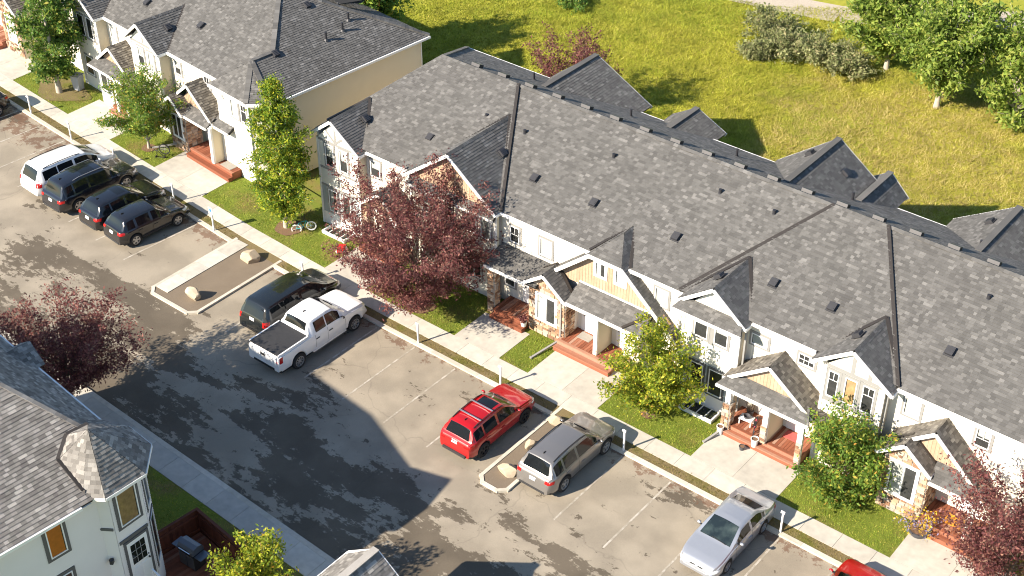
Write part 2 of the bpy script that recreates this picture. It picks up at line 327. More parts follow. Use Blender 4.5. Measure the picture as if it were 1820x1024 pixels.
# ---------------------------------------------------------------- courses of pieces laid on a flat convex face
def clip(poly, inside):
    out = poly
    for (px, py, nx, ny) in inside:
        res = []; n = len(out)
        if n < 3: return []
        d = [(q[0]-px)*nx + (q[1]-py)*ny for q in out]
        for i in range(n):
            j = (i+1) % n
            if d[i] >= 0: res.append(out[i])
            if (d[i] >= 0) != (d[j] >= 0):
                t = d[i]/(d[i]-d[j]); res.append((out[i][0]+t*(out[j][0]-out[i][0]), out[i][1]+t*(out[j][1]-out[i][1])))
        out = res
    return out
def frame_of(poly, n=None):
    p = [V(q) for q in poly]
    if n is None:
        n = V((0,0,0))
        for a, b in zip(p, p[1:]+p[:1]): n += V(((a.y-b.y)*(a.z+b.z), (a.z-b.z)*(a.x+b.x), (a.x-b.x)*(a.y+b.y)))
        n.normalize()
        if n.z < 0: n = -n
    n = V(n).normalized(); v = (V((0,0,1)) - n*n.z)
    v = v.normalized() if v.length > 1e-4 else V((0,1,0))
    return p, n, v.cross(n).normalized(), v
def courses(mb, poly, ex, wmin, wmax, hl, hh, rng, n=None, vertical=False, singles=None, off=0.0, jag=0.0):
    p, n, u, v = frame_of(poly, n)
    if vertical: u, v = v, -u
    o = p[0]; q = [((a-o).dot(u), (a-o).dot(v)) for a in p]
    ar = sum(a[0]*b[1]-b[0]*a[1] for a, b in zip(q, q[1:]+q[:1]))
    if ar < 0: q = q[::-1]
    hp = []
    for a, b in zip(q, q[1:]+q[:1]):
        dx, dy = b[0]-a[0], b[1]-a[1]; L = math.hypot(dx, dy)
        if L > 1e-6: hp.append((a[0], a[1], -dy/L, dx/L))
    v0, v1 = min(a[1] for a in q), max(a[1] for a in q)
    r = 0
    while v0 + r*ex < v1 - 1e-4:
        b0 = v0 + r*ex; b1 = b0 + ex; r += 1
        ints = clip([(min(a[0] for a in q)-1, b0), (max(a[0] for a in q)+1, b0), (max(a[0] for a in q)+1, b1), (min(a[0] for a in q)-1, b1)], hp)
        if len(ints) < 3: continue
        u0, u1 = min(a[0] for a in ints), max(a[0] for a in ints)
        x = u0 - (rng.random()*wmax if wmax < 50 else 0)
        while x < u1:
            w = rng.uniform(wmin, wmax) if wmax < 50 else (u1-u0+1); xa, xb = x, x+w; x = xb
            rect = [(xa, b0), (xb, b0), (xb, b1), (xa, b1)]
            full = all((c[0]-h[0])*h[2]+(c[1]-h[1])*h[3] >= 0 for c in rect for h in hp)
            hb = hl + (rng.random()*jag if jag else 0)
            if full and singles is not None:
                singles.append((o + u*xa + v*b0 + n*off, w, u, v, n)); continue
            pl = rect if full else clip(rect, hp)
            if len(pl) < 3: continue
            top = [o + u*c[0] + v*c[1] + n*(off + hb + (hh-hb)*(c[1]-b0)/ex) for c in pl]
            k = len(mb.v); mb.v.extend([tuple(t) for t in top]); mb.f.append(list(range(k, k+len(top)))); mb.mi.append(0)
            low = [i for i, c in enumerate(pl) if abs(c[1]-b0) < 1e-5]
            if len(low) == 2:
                i, j = low; i, j = (i, j) if pl[i][0] < pl[j][0] else (j, i)
                kk = len(mb.v); mb.v.extend([tuple(o+u*pl[i][0]+v*b0+n*(off-0.004)), tuple(o+u*pl[j][0]+v*b0+n*(off-0.004))])
                mb.f.append([kk, kk+1, k+j, k+i]); mb.mi.append(0)
# ---------------------------------------------------------------- house helpers
CAMI = scn.camera.matrix_world.inverted()
def in_view(p):
    q = CAMI @ V(p)
    if q.z >= -1: return False
    return abs(q.x/-q.z) < 910/2551.0 and abs(q.y/-q.z) < 512/2551.0
class House:
    def __init__(s, name, label, cat, origin, rz=0.0, local=False):
        s.root = thing(name, label, cat, origin, rz); s.local = local
        s.off = None if local else tuple(-c for c in origin)
        s.mw = Matrix.Translation(V(origin)) @ Matrix.Rotation(rz, 4, 'Z') if local else Matrix()
        s.rng = random.Random(len(name)*7+3)
    def part(s, name, mb, mats, parent=None, smooth=None):
        if parent is None: return mb.build(name, mats, s.root, s.off, None, smooth)
        return mb.build(name, mats, parent, None, None, smooth)
    def roof(s, name, faces, mat='shingle', thick=0.14, nsingle=0, ex=0.14, wr=(0.12, 0.26), under='felt'):
        mb = MB()
        for f in faces:
            p, n, u, v = frame_of(f); mb.prism([a for a in p], n*-thick)
        r = s.part(name, mb, [under]); sh = MB(); sg = []
        for f in faces: courses(sh, f, ex, wr[0], wr[1], 0.016, 0.004, s.rng, singles=sg if nsingle else None, off=0.006, jag=0.014)
        if nsingle:
            vis = [t for t in sg if in_view(s.mw @ (t[0]))]; vis.sort(key=lambda t: ((s.mw @ t[0]) - CAMP).length)
            one = set(id(t) for t in vis[:nsingle]); um = MB()
            um.add([(0,0,0.022),(1,0,0.022),(1,ex,0.004),(0,ex,0.004),(0,0,-0.004),(1,0,-0.004),(0,ex,-0.004),(1,ex,-0.004)], [(0,1,2,3),(4,5,1,0),(4,0,3,6),(1,5,7,2)])
            me = um.mesh('shingle', mat)
            for t in sg:
                o, w, u, v, n = t
                if id(t) in one:
                    ob = link('shingle', me, r)
                    ob.matrix_local = Matrix(((u.x*w, v.x, n.x, o.x), (u.y*w, v.y, n.y, o.y), (u.z*w, v.z, n.z, o.z), (0,0,0,1)))
                else:
                    hb = 0.016 + s.rng.random()*0.014
                    sh.add([o+n*hb, o+u*w+n*hb, o+u*w+v*ex+n*0.004, o+v*ex+n*0.004, o-n*0.004, o+u*w-n*0.004], [(0,1,2,3),(4,5,1,0)])
        tag(s.part('shingles', sh, mat, r), kind='stuff')
        return r
    def wall(s, poly, n, mat='siding_cream', name='wall', vertical=False, ex=0.13, thick=0.1, lip=0.017):
        mb = MB(); n = V(n).normalized(); mb.prism([V(a) - n*0.004 for a in poly], n*-thick)
        if vertical: courses(mb, poly, 0.16, 99, 99, 0.012, 0.0, s.rng, n=n, vertical=True)
        else: courses(mb, poly, ex, 99, 99, lip, 0.001, s.rng, n=n)
        return s.part(name, mb, mat)
    def bars(s, name, segs, mat, w=0.05, h=0.18, up=(0,0,1), parent=None):
        o = None
        for a, b in segs: mb = MB(); mb.bar(a, b, w, h, up); o = s.part(name, mb, mat, parent)
        return o
    def window(s, P0, U, Nn, u0, u1, z0, z1, fill='dark', trim='trim_grey', split=False, grid=None, tw=0.10):
        P0, U, Nn = V(P0), V(U), V(Nn); Z = V((0,0,1)); pt = lambda u, z, d: P0 + U*u + Z*z + Nn*d
        flip = U.cross(Z).dot(Nn) < 0; fx = lambda q: q[::-1] if flip else q
        mb = MB()
        def rect(a, b, c, d, dep, mi, d0=0.0): mb.obox(pt((a+b)/2, (c+d)/2, (d0+dep)/2), U*(b-a)/2, Z*(d-c)/2, Nn*(dep-d0)/2, mi)
        for (a, b, c, d) in ((u0-tw, u1+tw, z1, z1+tw), (u0-tw, u1+tw, z0-tw, z0), (u0-tw, u0, z0, z1), (u1, u1+tw, z0, z1)): rect(a, b, c, d, 0.040, 0)
        f = 0.042
        for (a, b, c, d) in ((u0, u1, z1-f, z1), (u0, u1, z0, z0+f), (u0, u0+f, z0+f, z1-f), (u1-f, u1, z0+f, z1-f)): rect(a, b, c, d, 0.060, 1)
        if split: rect((u0+u1)/2-0.035, (u0+u1)/2+0.035, z0+f, z1-f, 0.058, 1)
        w = s.part('window', mb, [trim, 'white_metal'])
        m2 = MB(); m2.poly([pt(u0, z0, 0.021), pt(u1, z0, 0.021), pt(u1, z1, 0.021), pt(u0, z1, 0.021)]); s.part('room_behind', m2, 'interior', w)
        if fill in ('blind', 'half', 'orange', 'curtain', 'tan'):
            m3 = MB(); zb = z0 + f if fill != 'half' else z0 + (z1-z0)*s.rng.uniform(0.42, 0.58)
            ub = u1 - f
            if fill == 'curtain': ub = u0 + (u1-u0)*0.55
            m3.poly([pt(u0+f+0.03, zb, 0.026), pt(ub, zb, 0.026), pt(ub, z1-f, 0.026), pt(u0+f+0.03, z1-f, 0.026)]); s.part('blind', m3, {'orange': 'curtain_orange', 'tan': 'tan_backing'}.get(fill, 'blind'), w)  # tan is a plain colour sheet, used to paint a reflection in the pane
        halves = [(u0+f, u1-f)] if not split else [(u0+f, (u0+u1)/2-0.035), ((u0+u1)/2+0.035, u1-f)]
        for a, b in halves:
            m4 = MB(); m4.poly(fx([pt(a, z0+f, 0.036), pt(b, z0+f, 0.036), pt(b, z1-f, 0.036), pt(a, z1-f, 0.036)])); s.part('pane', m4, 'pane', w)
            if grid:
                m5 = MB(); nx, nz, frac = grid; zt0 = z1-f-(z1-z0)*frac
                def bar5(a2, b2, c2, d2): m5.obox(pt((a2+b2)/2, (c2+d2)/2, 0.044), U*(b2-a2)/2, Z*(d2-c2)/2, Nn*0.006)
                for i in range(1, nx): x = a+(b-a)*i/nx; bar5(x-0.014, x+0.014, zt0, z1-f)
                for j in range(0, nz): zz = zt0+(z1-f-zt0)*j/nz; bar5(a, b, zz-0.014, zz+0.014)
                s.part('muntin', m5, 'white_metal', w)
        return w
    def door(s, P0, U, Nn, u0, u1, z0, z1, lights=None, trim='trim_white', mat='door_white'):
        P0, U, Nn = V(P0), V(U), V(Nn); Z = V((0,0,1)); pt = lambda u, z, d: P0 + U*u + Z*z + Nn*d
        mb = MB()
        def rect(m, a, b, c, d, dep, mi=0): m.obox(pt((a+b)/2, (c+d)/2, dep/2), U*(b-a)/2, Z*(d-c)/2, Nn*dep/2, mi)
        rect(mb, u0, u1, z0, z1, 0.045)
        for (a, b, c, d) in ((u0-0.1, u0, z0, z1+0.1), (u1, u1+0.1, z0, z1+0.1), (u0, u1, z1, z1+0.1)): rect(mb, a, b, c, d, 0.05, 1)
        w = u1-u0; h = z1-z0
        for (a, b, c, d) in ((.14,.46,.08,.42), (.54,.86,.08,.42)) + (() if lights else ((.14,.46,.5,.92), (.54,.86,.5,.92))): rect(mb, u0+a*w, u0+b*w, z0+c*h, z0+d*h, 0.056)
        dr = s.part('door', mb, [mat, trim])
        if lights:
            a, b, c, d, nx, nz = lights; m2 = MB(); rect(m2, u0+a*w, u0+b*w, z0+c*h, z0+d*h, 0.052); s.part('pane', m2, 'car_glass', dr)
            m3 = MB()
            for i in range(1, nx): x = u0+(a+(b-a)*i/nx)*w; rect(m3, x-0.012, x+0.012, z0+c*h, z0+d*h, 0.060)
            for j in range(1, nz): zz = z0+(c+(d-c)*j/nz)*h; rect(m3, u0+a*w, u0+b*w, zz-0.012, zz+0.012, 0.060)
            s.part('muntin', m3, 'trim_grey', dr)
        m4 = MB(); m4.cyl(pt(u0+0.09*w, z0+0.46*h, 0.045), pt(u0+0.09*w, z0+0.46*h, 0.11), 0.032, 0.036, 8); m4.cyl(pt(u0+0.09*w, z0+0.53*h, 0.045), pt(u0+0.09*w, z0+0.53*h, 0.07), 0.028, 0.028, 8); s.part('door_knob', m4, 'vent_black', dr)
        return dr
    def stones(s, P0, U, Nn, u0, u1, z0, z1, holes=(), top=None, single=0):
        # rough ashlar veneer: mortar backing with stones of unequal size standing proud of it
        P0, U, Nn = V(P0), V(U), V(Nn); Z = V((0,0,1)); rng = s.rng
        pt = lambda u, z, d: P0 + U*u + Z*z + Nn*d
        bk = MB(); e = 0.06
        if top: us = [u0, max(np.linspace(u0, u1, 21), key=top), u1]; bk.prism([pt(u0, z0, -.05), pt(u1, z0, -.05)] + [pt(q, min(z1, top(q))-e, -.05) for q in us[::-1]], Nn*0.06)
        else: bk.obox(pt((u0+u1)/2, (z0+z1)/2, -0.02), U*(u1-u0)/2, Z*(z1-z0)/2, Nn*0.03)
        w = s.part('stone_wall', bk, 'mat_grey'); mb = MB(); z = z0; cnt = 0
        unit = MB(); unit.add([(-.5,-.5,-.2),(.5,-.5,-.2),(.5,.5,-.2),(-.5,.5,-.2),(-.44,-.42,1),(.44,-.42,1),(.42,.40,1),(-.43,.43,1)], [(4,5,6,7),(0,1,5,4),(1,2,6,5),(2,3,7,6),(3,0,4,7)])
        me = unit.mesh('stone', 'stone') if single else None
        while z < z1-0.02:
            h = min(rng.uniform(0.11, 0.22), z1-z); u = u0
            while u < u1-0.01:
                l = min(rng.uniform(0.14, 0.40), u1-u)
                if u1-u-l < 0.08: l = u1-u
                uc, zc = u+l/2, z+h/2; u += l
                if any(a-0.06 < uc < b+0.06 and c-0.04 < zc < d+0.04 for a, b, c, d in holes): continue
                if top and zc > top(uc): continue
                d = rng.uniform(0.02, 0.05); hw, hh = (l-0.02)/2, (h-0.02)/2
                if single and cnt < single:
                    cnt += 1; c0 = pt(uc, zc, 0.01); ob = link('stone', me, w); X, Y, N2 = U*hw*2, Z*hh*2, Nn*d
                    ob.matrix_local = Matrix(((X.x,Y.x,N2.x,c0.x),(X.y,Y.y,N2.y,c0.y),(X.z,Y.z,N2.z,c0.z),(0,0,0,1))); continue
                j = lambda: rng.uniform(0.78, 0.95)
                q = [pt(uc-hw, zc-hh, 0), pt(uc+hw, zc-hh, 0), pt(uc+hw, zc+hh, 0), pt(uc-hw, zc+hh, 0),
                     pt(uc-hw*j(), zc-hh*j(), 0.01+d), pt(uc+hw*j(), zc-hh*j(), 0.01+d), pt(uc+hw*j(), zc+hh*j(), 0.01+d), pt(uc-hw*j(), zc+hh*j(), 0.01+d)]
                mb.add(q, [(4,5,6,7),(0,1,5,4),(1,2,6,5),(2,3,7,6),(3,0,4,7)])
            z += h
        if mb.f: tag(s.part('stones', mb, 'stone', w), kind='stuff')
        return w
    def deck(s, x0, x1, y0, y1, z, steps=2, pw=0.14):
        fr = MB(); fr.box(x0+0.02, x1-0.02, y0+0.02, y1, 0.02, z-0.032); d = s.part('porch_deck', fr, 'plank')
        pm = MB(); pm.box(-pw/2+0.006, pw/2-0.006, 0, y1-y0, -0.03, 0); me = pm.mesh('plank', 'plank')
        n = int((x1-x0)/pw); st = (x1-x0)/n
        for i in range(n): link('plank', me, d, (x0+st*(i+0.5), y0+0.145, z+s.rng.uniform(-.002, .002)))
        tm = MB(); tm.box(0, x1-x0, -0.14, 0, -0.035, 0.006); me2 = tm.mesh('plank', 'plank')
        link('plank', me2, d, (x0, y0+0.14, z))
        for i in range(steps):
            zz = z*(steps-i)/(steps+1); yy = y0 - 0.28*(i+1)
            b = MB(); b.box(x0, x1, yy+0.02, yy+0.28, 0.0, zz-0.037); stp = s.part('porch_step', b, 'plank')
            for k in range(2): link('plank', me2, stp, (x0, yy+0.14*(k+1)-0.002*k, zz))
        return d
    def gable(s, xc, za, xl, zl, xr, zr, yf, yr, yl, yrr, mat='shingle', fascia=True, name='gable_roof', nsingle=0, flash=True, lift=0.0):
        lf = [(xl, yf, zl), (xc, yf, za), (xc, yr, za), (xl, yl, zl)]; rf = [(xc, yf, za), (xr, yf, zr), (xr, yrr, zr), (xc, yr, za)]
        r = s.roof(name, [lf, rf], mat, 0.10, nsingle)
        if fascia:
            s.bars('rake_fascia', [((xl, yf-0.02, zl-0.10), (xc, yf-0.02, za-0.10)), ((xc, yf-0.022, za-0.10), (xr, yf-0.022, zr-0.10))], 'trim_white', 0.045, 0.16, parent=r)
            s.bars('eave_fascia', [((xl-0.02, yf, zl-0.09), (xl-0.02, yl, zl-0.09)), ((xr+0.02, yf, zr-0.09), (xr+0.02, yrr, zr-0.09))], 'trim_white', 0.04, 0.16, parent=r)
            sf = MB()   # soffit boards under the overhang
            for (xa, zz) in ((xl, zl), (xr, zr)): sf.poly([(xa, yf, zz-0.125), (xc, yf, za-0.125), (xc, yf+0.32, za-0.125), (xa, yf+0.32, zz-0.125)])
            tag(s.part('soffit', sf, 'trim_grey', r), kind='stuff')
        cap = MB(); k = 0
        yy = yf; dv = lambda x, z: None
        while yy < yr-0.05:      # ridge caps, one bent shingle after another
            y2 = min(yy+0.22, yr); 
            for sx, xe, ze in ((-1, xl, zl), (1, xr, zr)):
                t = 0.14/max(0.2, math.hypot(xe-xc, ze-za)); ex, ez = xc+(xe-xc)*t, za+(ze-za)*t
                q = [(xc, yy, za+0.05), (xc, y2, za+0.03), (ex, y2, ez+0.03), (ex, yy, ez+0.05)]
                cap.add(q if sx > 0 else q[::-1], [(0,1,2,3)])
            yy = y2
        tag(s.part('ridge_caps', cap, mat, r), kind='stuff')
        if flash:
            s.bars('valley_flashing', [((xr, yrr-0.06, zr+0.03+lift), (xc, yr-0.03-lift, za+0.05)), ((xl, yl-0.06, zl+0.03+lift), (xc, yr-0.03-lift, za+0.05))], 'flashing', 0.15, 0.07, parent=r)
        return r
    def vent(s, p, n, kind='box'):
        p, n = V(p), V(n).normalized(); v = (V((0,0,1))-n*n.z).normalized(); u = v.cross(n); mb = MB()
        if kind == 'box':
            mb.obox(p+n*0.03, u*0.21, v*0.23, n*0.02); mb.obox(p+n*0.11, u*0.165, v*0.18, n*0.065)
            for k in (-0.09, 0.0, 0.09): mb.obox(p+n*0.182+v*k, u*0.13, v*0.02, n*0.008)
            mb.obox(p+n*0.10-v*0.182, u*0.14, v*0.004, n*0.04, 1)
            return s.part('roof_vent', mb, ['vent_metal', 'vent_black'])
        mb.cyl(p, p+V((0,0,0.22)), 0.08, 0.08, 10); mb.cyl(p-n*0.01, p+n*0.06, 0.14, 0.07, 10, mi=1)
        return s.part('vent_pipe', mb, ['vent_black', 'vent_metal'])
FR = (0, -1, 0); UX = (1, 0, 0)

# ---------------------------------------------------------------- ground, road, pavement
def sheet(name, pts, z, mat, kind='structure', thick=0.0, label=None):
    mb = MB()
    if thick: mb.prism([(x, y, z-thick) for x, y in pts], (0, 0, thick))
    else: mb.poly([(x, y, z) for x, y in pts])
    return tag(mb.build(name, mat), kind=kind)
def strip(name, f0, f1, x0, x1, z, mat, step=1.25):
    X = np.linspace(x0, x1, int((x1-x0)/step)+1); v = [(x, f1(x), z) for x in X]+[(x, f0(x), z) for x in X]; n = len(X)
    return tag(nparr(name, v, [(i, i+1, n+i+1, n+i) for i in range(n-1)], mat), kind='structure')
def yo(x): return -11.85-0.03*(x+8)     # kerb line of the far side
def yc(x):      # line of the kerb: straight in front of the long row, bending off towards the far end
    P = [(-80, 5.6), (-60, 3.75), (-50, 2.85), (-39, 1.92), (-34.5, 1.55), (-27, 0.93), (-19.5, 0.33), (-14, 0.08), (-9, 0.0), (60, 0.0)]
    for (a, b), (c, d) in zip(P, P[1:]):
        if a <= x <= c: return b+(d-b)*(x-a)/(c-a)
    return 0.0
RZ = -0.10
sheet('ground', [(-260, -260), (260, -260), (260, 260), (-260, 260)], -0.16, 'lawn_soil')
strip('road', lambda x: yc(x)+0.02, lambda x: yo(x)+.02, -80, 60, RZ, 'asphalt')
def seg_objs(parent, name, x0, x1, step, o0, o1, zt, zb, mat, gap=0.008, f=yc):
    x = x0
    while x < x1-0.01:
        xe = min(x+step, x1); mb = MB(); a, b = f(x), f(xe); g = gap/2
        mb.prism([(x+g, a+o0, zb), (xe-g, b+o0, zb), (xe-g, b+o1, zb), (x+g, a+o1, zb)], (0, 0, zt-zb))
        link(name, mb.mesh(name, mat), parent); x = xe
kb = MB(); kb.prism([(-60, yc(-60)+0.03, -.15), (26, 0.03, -.15), (26, 0.17, -.15), (-60, yc(-60)+0.17, -.15)], (0, 0, 0.02)); KERB = tag(kb.build('kerb', 'kerb_concrete'), kind='structure')
seg_objs(KERB, 'kerb_stone', -60, -19.45, 2.7, 0.0, 0.22, 0.0, RZ-0.02, 'kerb_concrete')
seg_objs(KERB, 'kerb_stone', -16.2, 1.5, 2.7, 0.0, 0.22, 0.0, RZ-0.02, 'kerb_concrete')
seg_objs(KERB, 'kerb_stone', 3.2, 26, 2.7, 0.0, 0.22, 0.0, RZ-0.02, 'kerb_concrete')
wb = MB(); wb.box(-12, 26, 0.8, 1.5, -0.15, -0.12); WALK = tag(wb.build('sidewalk', 'concrete'), kind='structure')
seg_objs(WALK, 'paving_slab', -60, 26, 1.5, 0.72, 1.64, 0.0, -0.12, 'concrete', 0.014)
# grass verge between kerb and sidewalk
strip('verge', lambda x: yc(x)+.72, lambda x: yc(x)+.22, -60, 26, -0.02, 'dry_soil', .9)
strip('lawn', lambda x: 6.2 if x > -18 else 6.2+(-18-x)*.115, lambda x: yc(x)+1.64, -60, 26, -0.018, 'lawn_soil')
# front walks: slabs between the sidewalk and the porches
def pad(x0, x1, y1, ncol, nrow, name='front_walk', f=None, y0=1.65, joints=True):
    base = MB(); base.prism([(x0+.02, y0+.02+(yc(x0) if f else 0), -.11), (x1-.02, y0+.02+(yc(x1) if f else 0), -.11), (x1-.02, y1-.02, -.11), (x0+.02, y1-.02, -.11)], (0, 0, 0.05))
    p = tag(base.build(name, 'concrete'), kind='structure')
    for i in range(ncol):
        for j in range(nrow):
            a, b = x0+(x1-x0)*i/ncol, x0+(x1-x0)*(i+1)/ncol; g = 0.006
            ya0, yb0 = (y0+yc(a), y0+yc(b)) if f else (y0, y0)
            q = lambda x, yb_, k: yb_+(y1+(f(x) if f else 0)-yb_)*k/nrow
            mb = MB(); mb.prism([(a+g, q(a, ya0, j)+g, -0.10), (b-g, q(b, yb0, j)+g, -0.10), (b-g, q(b, yb0, j+1)-g, -0.10), (a+g, q(a, ya0, j+1)-g, -0.10)], (0, 0, 0.104))
            link('paving_slab', mb.mesh('paving_slab', 'concrete'), p)
    return p
pad(-5.42, -2.7, 3.95, 1, 1); pad(-1.02, 2.9, 4.3, 2, 1); pad(7.78, 11.9, 3.9, 2, 1); pad(17.02, 21.5, 3.9, 2, 1); pad(-14.05, -11.2, 4.2, 1, 1)
pad(-28.25, -23.9, 4.65, 2, 1, f=lambda x: (-23.9-x)*0.09); pad(-36.9, -32.6, 5.3, 2, 1, f=lambda x: (-32.6-x)*0.09); pad(-47.5, -43.0, 6.2, 2, 1, f=lambda x: (-43-x)*0.09)
# islands between the parking bays
def island_(name, x0, x1, yb, cut, mat='gravel'):
    q = [(x0, yb+cut), (x0+cut, yb), (x1-cut, yb), (x1, yb+cut), (x1, 0.74), (x0, 0.74)]
    o = sheet(name, q, -0.03, mat)
    segs = [(q[4], q[3]), (q[3], q[2]), (q[2], q[1]), (q[1], q[0]), (q[0], q[5])]
    for i, (a, b) in enumerate(segs):
        a, b = V((a[0], a[1], -0.06)), V((b[0], b[1], -0.06)); L = (b-a).length; n = max(1, int(L/2.4)); d = (b-a).normalized()
        for k in range(n):
            m = MB(); m.bar(a+(b-a)*(k/n)+d*(0.0 if k else -0.07), a+(b-a)*((k+1)/n)+d*(-0.006 if k < n-1 else 0.068), 0.16, 0.118+0.002*(i % 2))
            link('kerb_stone', m.mesh('kerb_stone', 'kerb_concrete'), o)
    return o
isl1 = island_('gravel_island', -19.45, -16.2, -5.05, 0.35)
for k in range(4):      # narrow concrete walk along the left side of the island
    m = MB(); m.box(-19.36, -18.52, -4.6+1.33*k+0.007, -3.27+1.33*k-0.007, -0.06, 0.004); link('paving_slab', m.mesh('paving_slab', 'concrete'), isl1)
isl2 = island_('gravel_island', 1.62, 3.0, -5.1, 0.3)
# stall lines
def stall(x, y0, y1, tilt=0.0):
    m = MB(); m.prism([(x-.042, y0, RZ+.004), (x+.042, y0, RZ+.004), (x+.042+tilt, y1, RZ+.004), (x-.042+tilt, y1, RZ+.004)], (0, 0, 0.002)); return tag(m.build('stall_line', 'line_paint'), kind='structure')
for x in (-14.05, -11.55, -8.75, -6.35, -3.85, -1.35, 5.5, 7.95, 10.5, 13.1, 15.6, 18.1): stall(x, -4.9, -0.12)
for x in (-22.1, -24.6, -27.1, -29.6, -32.1, -34.6, -37.1, -39.6): stall(x-0.45, -4.6+yc(x), yc(x)-.15, 0.40)
# far side of the street: kerb and sidewalk
kb2 = MB(); kb2.prism([(-60, yo(-60)-.17, -.15), (30, yo(30)-.17, -.15), (30, yo(30)-.05, -.15), (-60, yo(-60)-.05, -.15)], (0, 0, .02)); K2 = tag(kb2.build('kerb', 'kerb_concrete'), kind='structure')
seg_objs(K2, 'kerb_stone', -60, 30, 2.7, -0.2, 0.03, 0.0, RZ-.02, 'kerb_concrete', f=yo)
wb2 = MB(); wb2.box(-14, 4, -12.6, -12.4, -.15, -.12); W2 = tag(wb2.build('sidewalk', 'concrete'), kind='structure')
seg_objs(W2, 'paving_slab', -60, 30, 1.5, -1.32, -0.205, 0.0, -0.12, 'concrete', 0.014, f=yo)
sheet('lawn', [(-60, yo(-60)-1.33), (30, yo(30)-1.33), (30, -30), (-60, -30)], -0.018, 'lawn_soil')
# rough grass slope behind the houses, rising to a path
def hz(x, y): return max(0.0, (y-20)*0.03) + 0.25*math.sin(x*0.13+1)*math.sin(y*0.17) * min(1, max(0, (y-22)/6))
def hill():
    X = np.arange(-70, 71, 2.0); Y = np.arange(16, 131, 2.0); v = [(x, y, hz(x, y)-0.015) for y in Y for x in X]; w = len(X)
    f = [(j*w+i, j*w+i+1, (j+1)*w+i+1, (j+1)*w+i) for j in range(len(Y)-1) for i in range(w-1)]
    tag(nparr('grass_hill', v, f, 'hill_soil'), kind='structure')
hill()
def strip_on_hill(name, pts, wid, mat):
    mb = MB()
    for (a, b) in zip(pts, pts[1:]):
        d = (V((*b, 0))-V((*a, 0))).normalized(); n = V((-d.y, d.x, 0))*wid/2
        L = (V(b)-V(a)).length; k = max(1, int(L/1.5))
        for i in range(k):
            p, q = V((*a, 0)).lerp(V((*b, 0)), i/k), V((*a, 0)).lerp(V((*b, 0)), (i+1)/k)
            mb.poly([(c.x, c.y, hz(c.x, c.y)+0.03) for c in (p-n, q-n, q+n, p+n)])
    return tag(mb.build(name, mat), kind='structure')
strip_on_hill('footpath', [(-60, 34.2), (-13, 41.9), (-7.5, 42.8), (0.5, 47.2), (8, 53.2), (30, 74)], 2.5, 'path')
# ---------------------------------------------------------------- the long row of townhouses
KP = (8.13-5.2)/5.9                      # roof pitch
def zr_(y): return 5.2+(y-5.1)*KP        # height of the main front roof plane
H = House('townhouse_row', 'long cream townhouse row with grey shingle roof and front gables in the centre', 'townhouses', (0, 5.3, 0))
XE = 30.0
UPR = 0.09                               # two stretches of the roof stand slightly proud of the rest
up = lambda p: tuple(V(p)+V((0, -KP, 1)).normalized()*UPR)
A = [(-17.45, 5.1, 5.2), (-5.35, 5.1, 5.2), (-9.05, 11, 8.13), (-13.94, 11, 8.13)]
B = [(4.5, 5.1, 5.2), (14.75, 5.1, 5.2), (10.85, 11, 8.13), (8.3, 11, 8.13)]
C1 = [(-5.35, 5.1, 5.2), (4.5, 5.1, 5.2), (8.3, 11, 8.13), (-9.05, 11, 8.13)]
C2 = [(14.75, 5.1, 5.2), (XE, 5.1, 5.2), (XE, 11, 8.13), (10.85, 11, 8.13)]
rf = H.roof('main_roof', [C1, C2, [up(p) for p in A], [up(p) for p in B]], nsingle=300)
H.roof('main_roof', [[(XE, 16.9, 5.2), (-17.45, 16.9, 5.2), (-13.94, 11, 8.13), (XE, 11, 8.13)], [(-17.45, 16.9, 5.2), (-17.45, 5.1, 5.2), (-13.94, 11, 8.13)]])
n = V((0, -KP, 1)).normalized()
H.bars('valley_flashing', [(V(a)+n*.06, V(b)+n*.06) for a, b in (((-5.35, 5.1, 5.2), (-9.05, 11, 8.13)), ((14.75, 5.1, 5.2), (10.85, 11, 8.13)), ((4.5, 5.1, 5.2), (8.3, 11, 8.13)))], 'flashing', .15, .12, n)
cap = MB(); x = -13.94; rng = random.Random(5)
while x < XE:
    for s_ in (-1, 1): cap.add([(x, 11, 8.21), (x+.24, 11, 8.19), (x+.24, 11+s_*.15, 8.19-.075), (x, 11+s_*.15, 8.21-.075)], [(0,1,2,3)])
    x += .23
for a, b, w in (((-13.94, 11, 8.16), (-17.45, 5.1, 5.24), 0.26), ((-13.94, 11, 8.16), (-17.45, 16.9, 5.24), 0.26)):
    k = 26
    for i in range(k): p, q = V(a).lerp(V(b), i/k), V(a).lerp(V(b), (i+1)/k); cap.bar(p, q, w, 0.05+0.012*(i % 2))
tag(H.part('ridge_caps', cap, 'shingle'), kind='stuff')
nf, nb = V((0, -KP, 1)), V((0, KP, 1))
for (x, y, z) in ((-11.32, 6.93, 6.11), (-4.95, 7.09, 6.19), (-1.54, 7.1, 6.19), (2.9, 7.13, 6.21), (15.78, 7.16, 6.22), (21, 7.1, 6.2)): H.vent((x, y, zr_(y)), nf)
for (x, y) in ((7.99, 6.9), (10.73, 6.92)): H.vent(up((x, y, zr_(y))), nf)
for (x, y) in ((-9.38, 8.91), (-6.99, 8.89), (-2.15, 9.4), (3.43, 9.68), (6.16, 9.7), (15.99, 9.69)): H.vent((x, y, zr_(y)-.02), nf, 'pipe')
for i in range(18):      # slim vents just behind the ridge
    xx = -12.2+1.72*i; mb = MB(); p = V((xx, 11.55, 8.13-.55*KP)); nn = nb.normalized(); mb.obox(p+nn*.09, V((.26, 0, 0)), V((0, .16, -.08)), nn*.09); mb.obox(p+nn*.10+V((.262, 0, 0)), V((.004, 0, 0)), V((0, .14, -.07)), nn*.06, 1)
    H.part('roof_vent', mb, ['vent_metal', 'vent_black'])
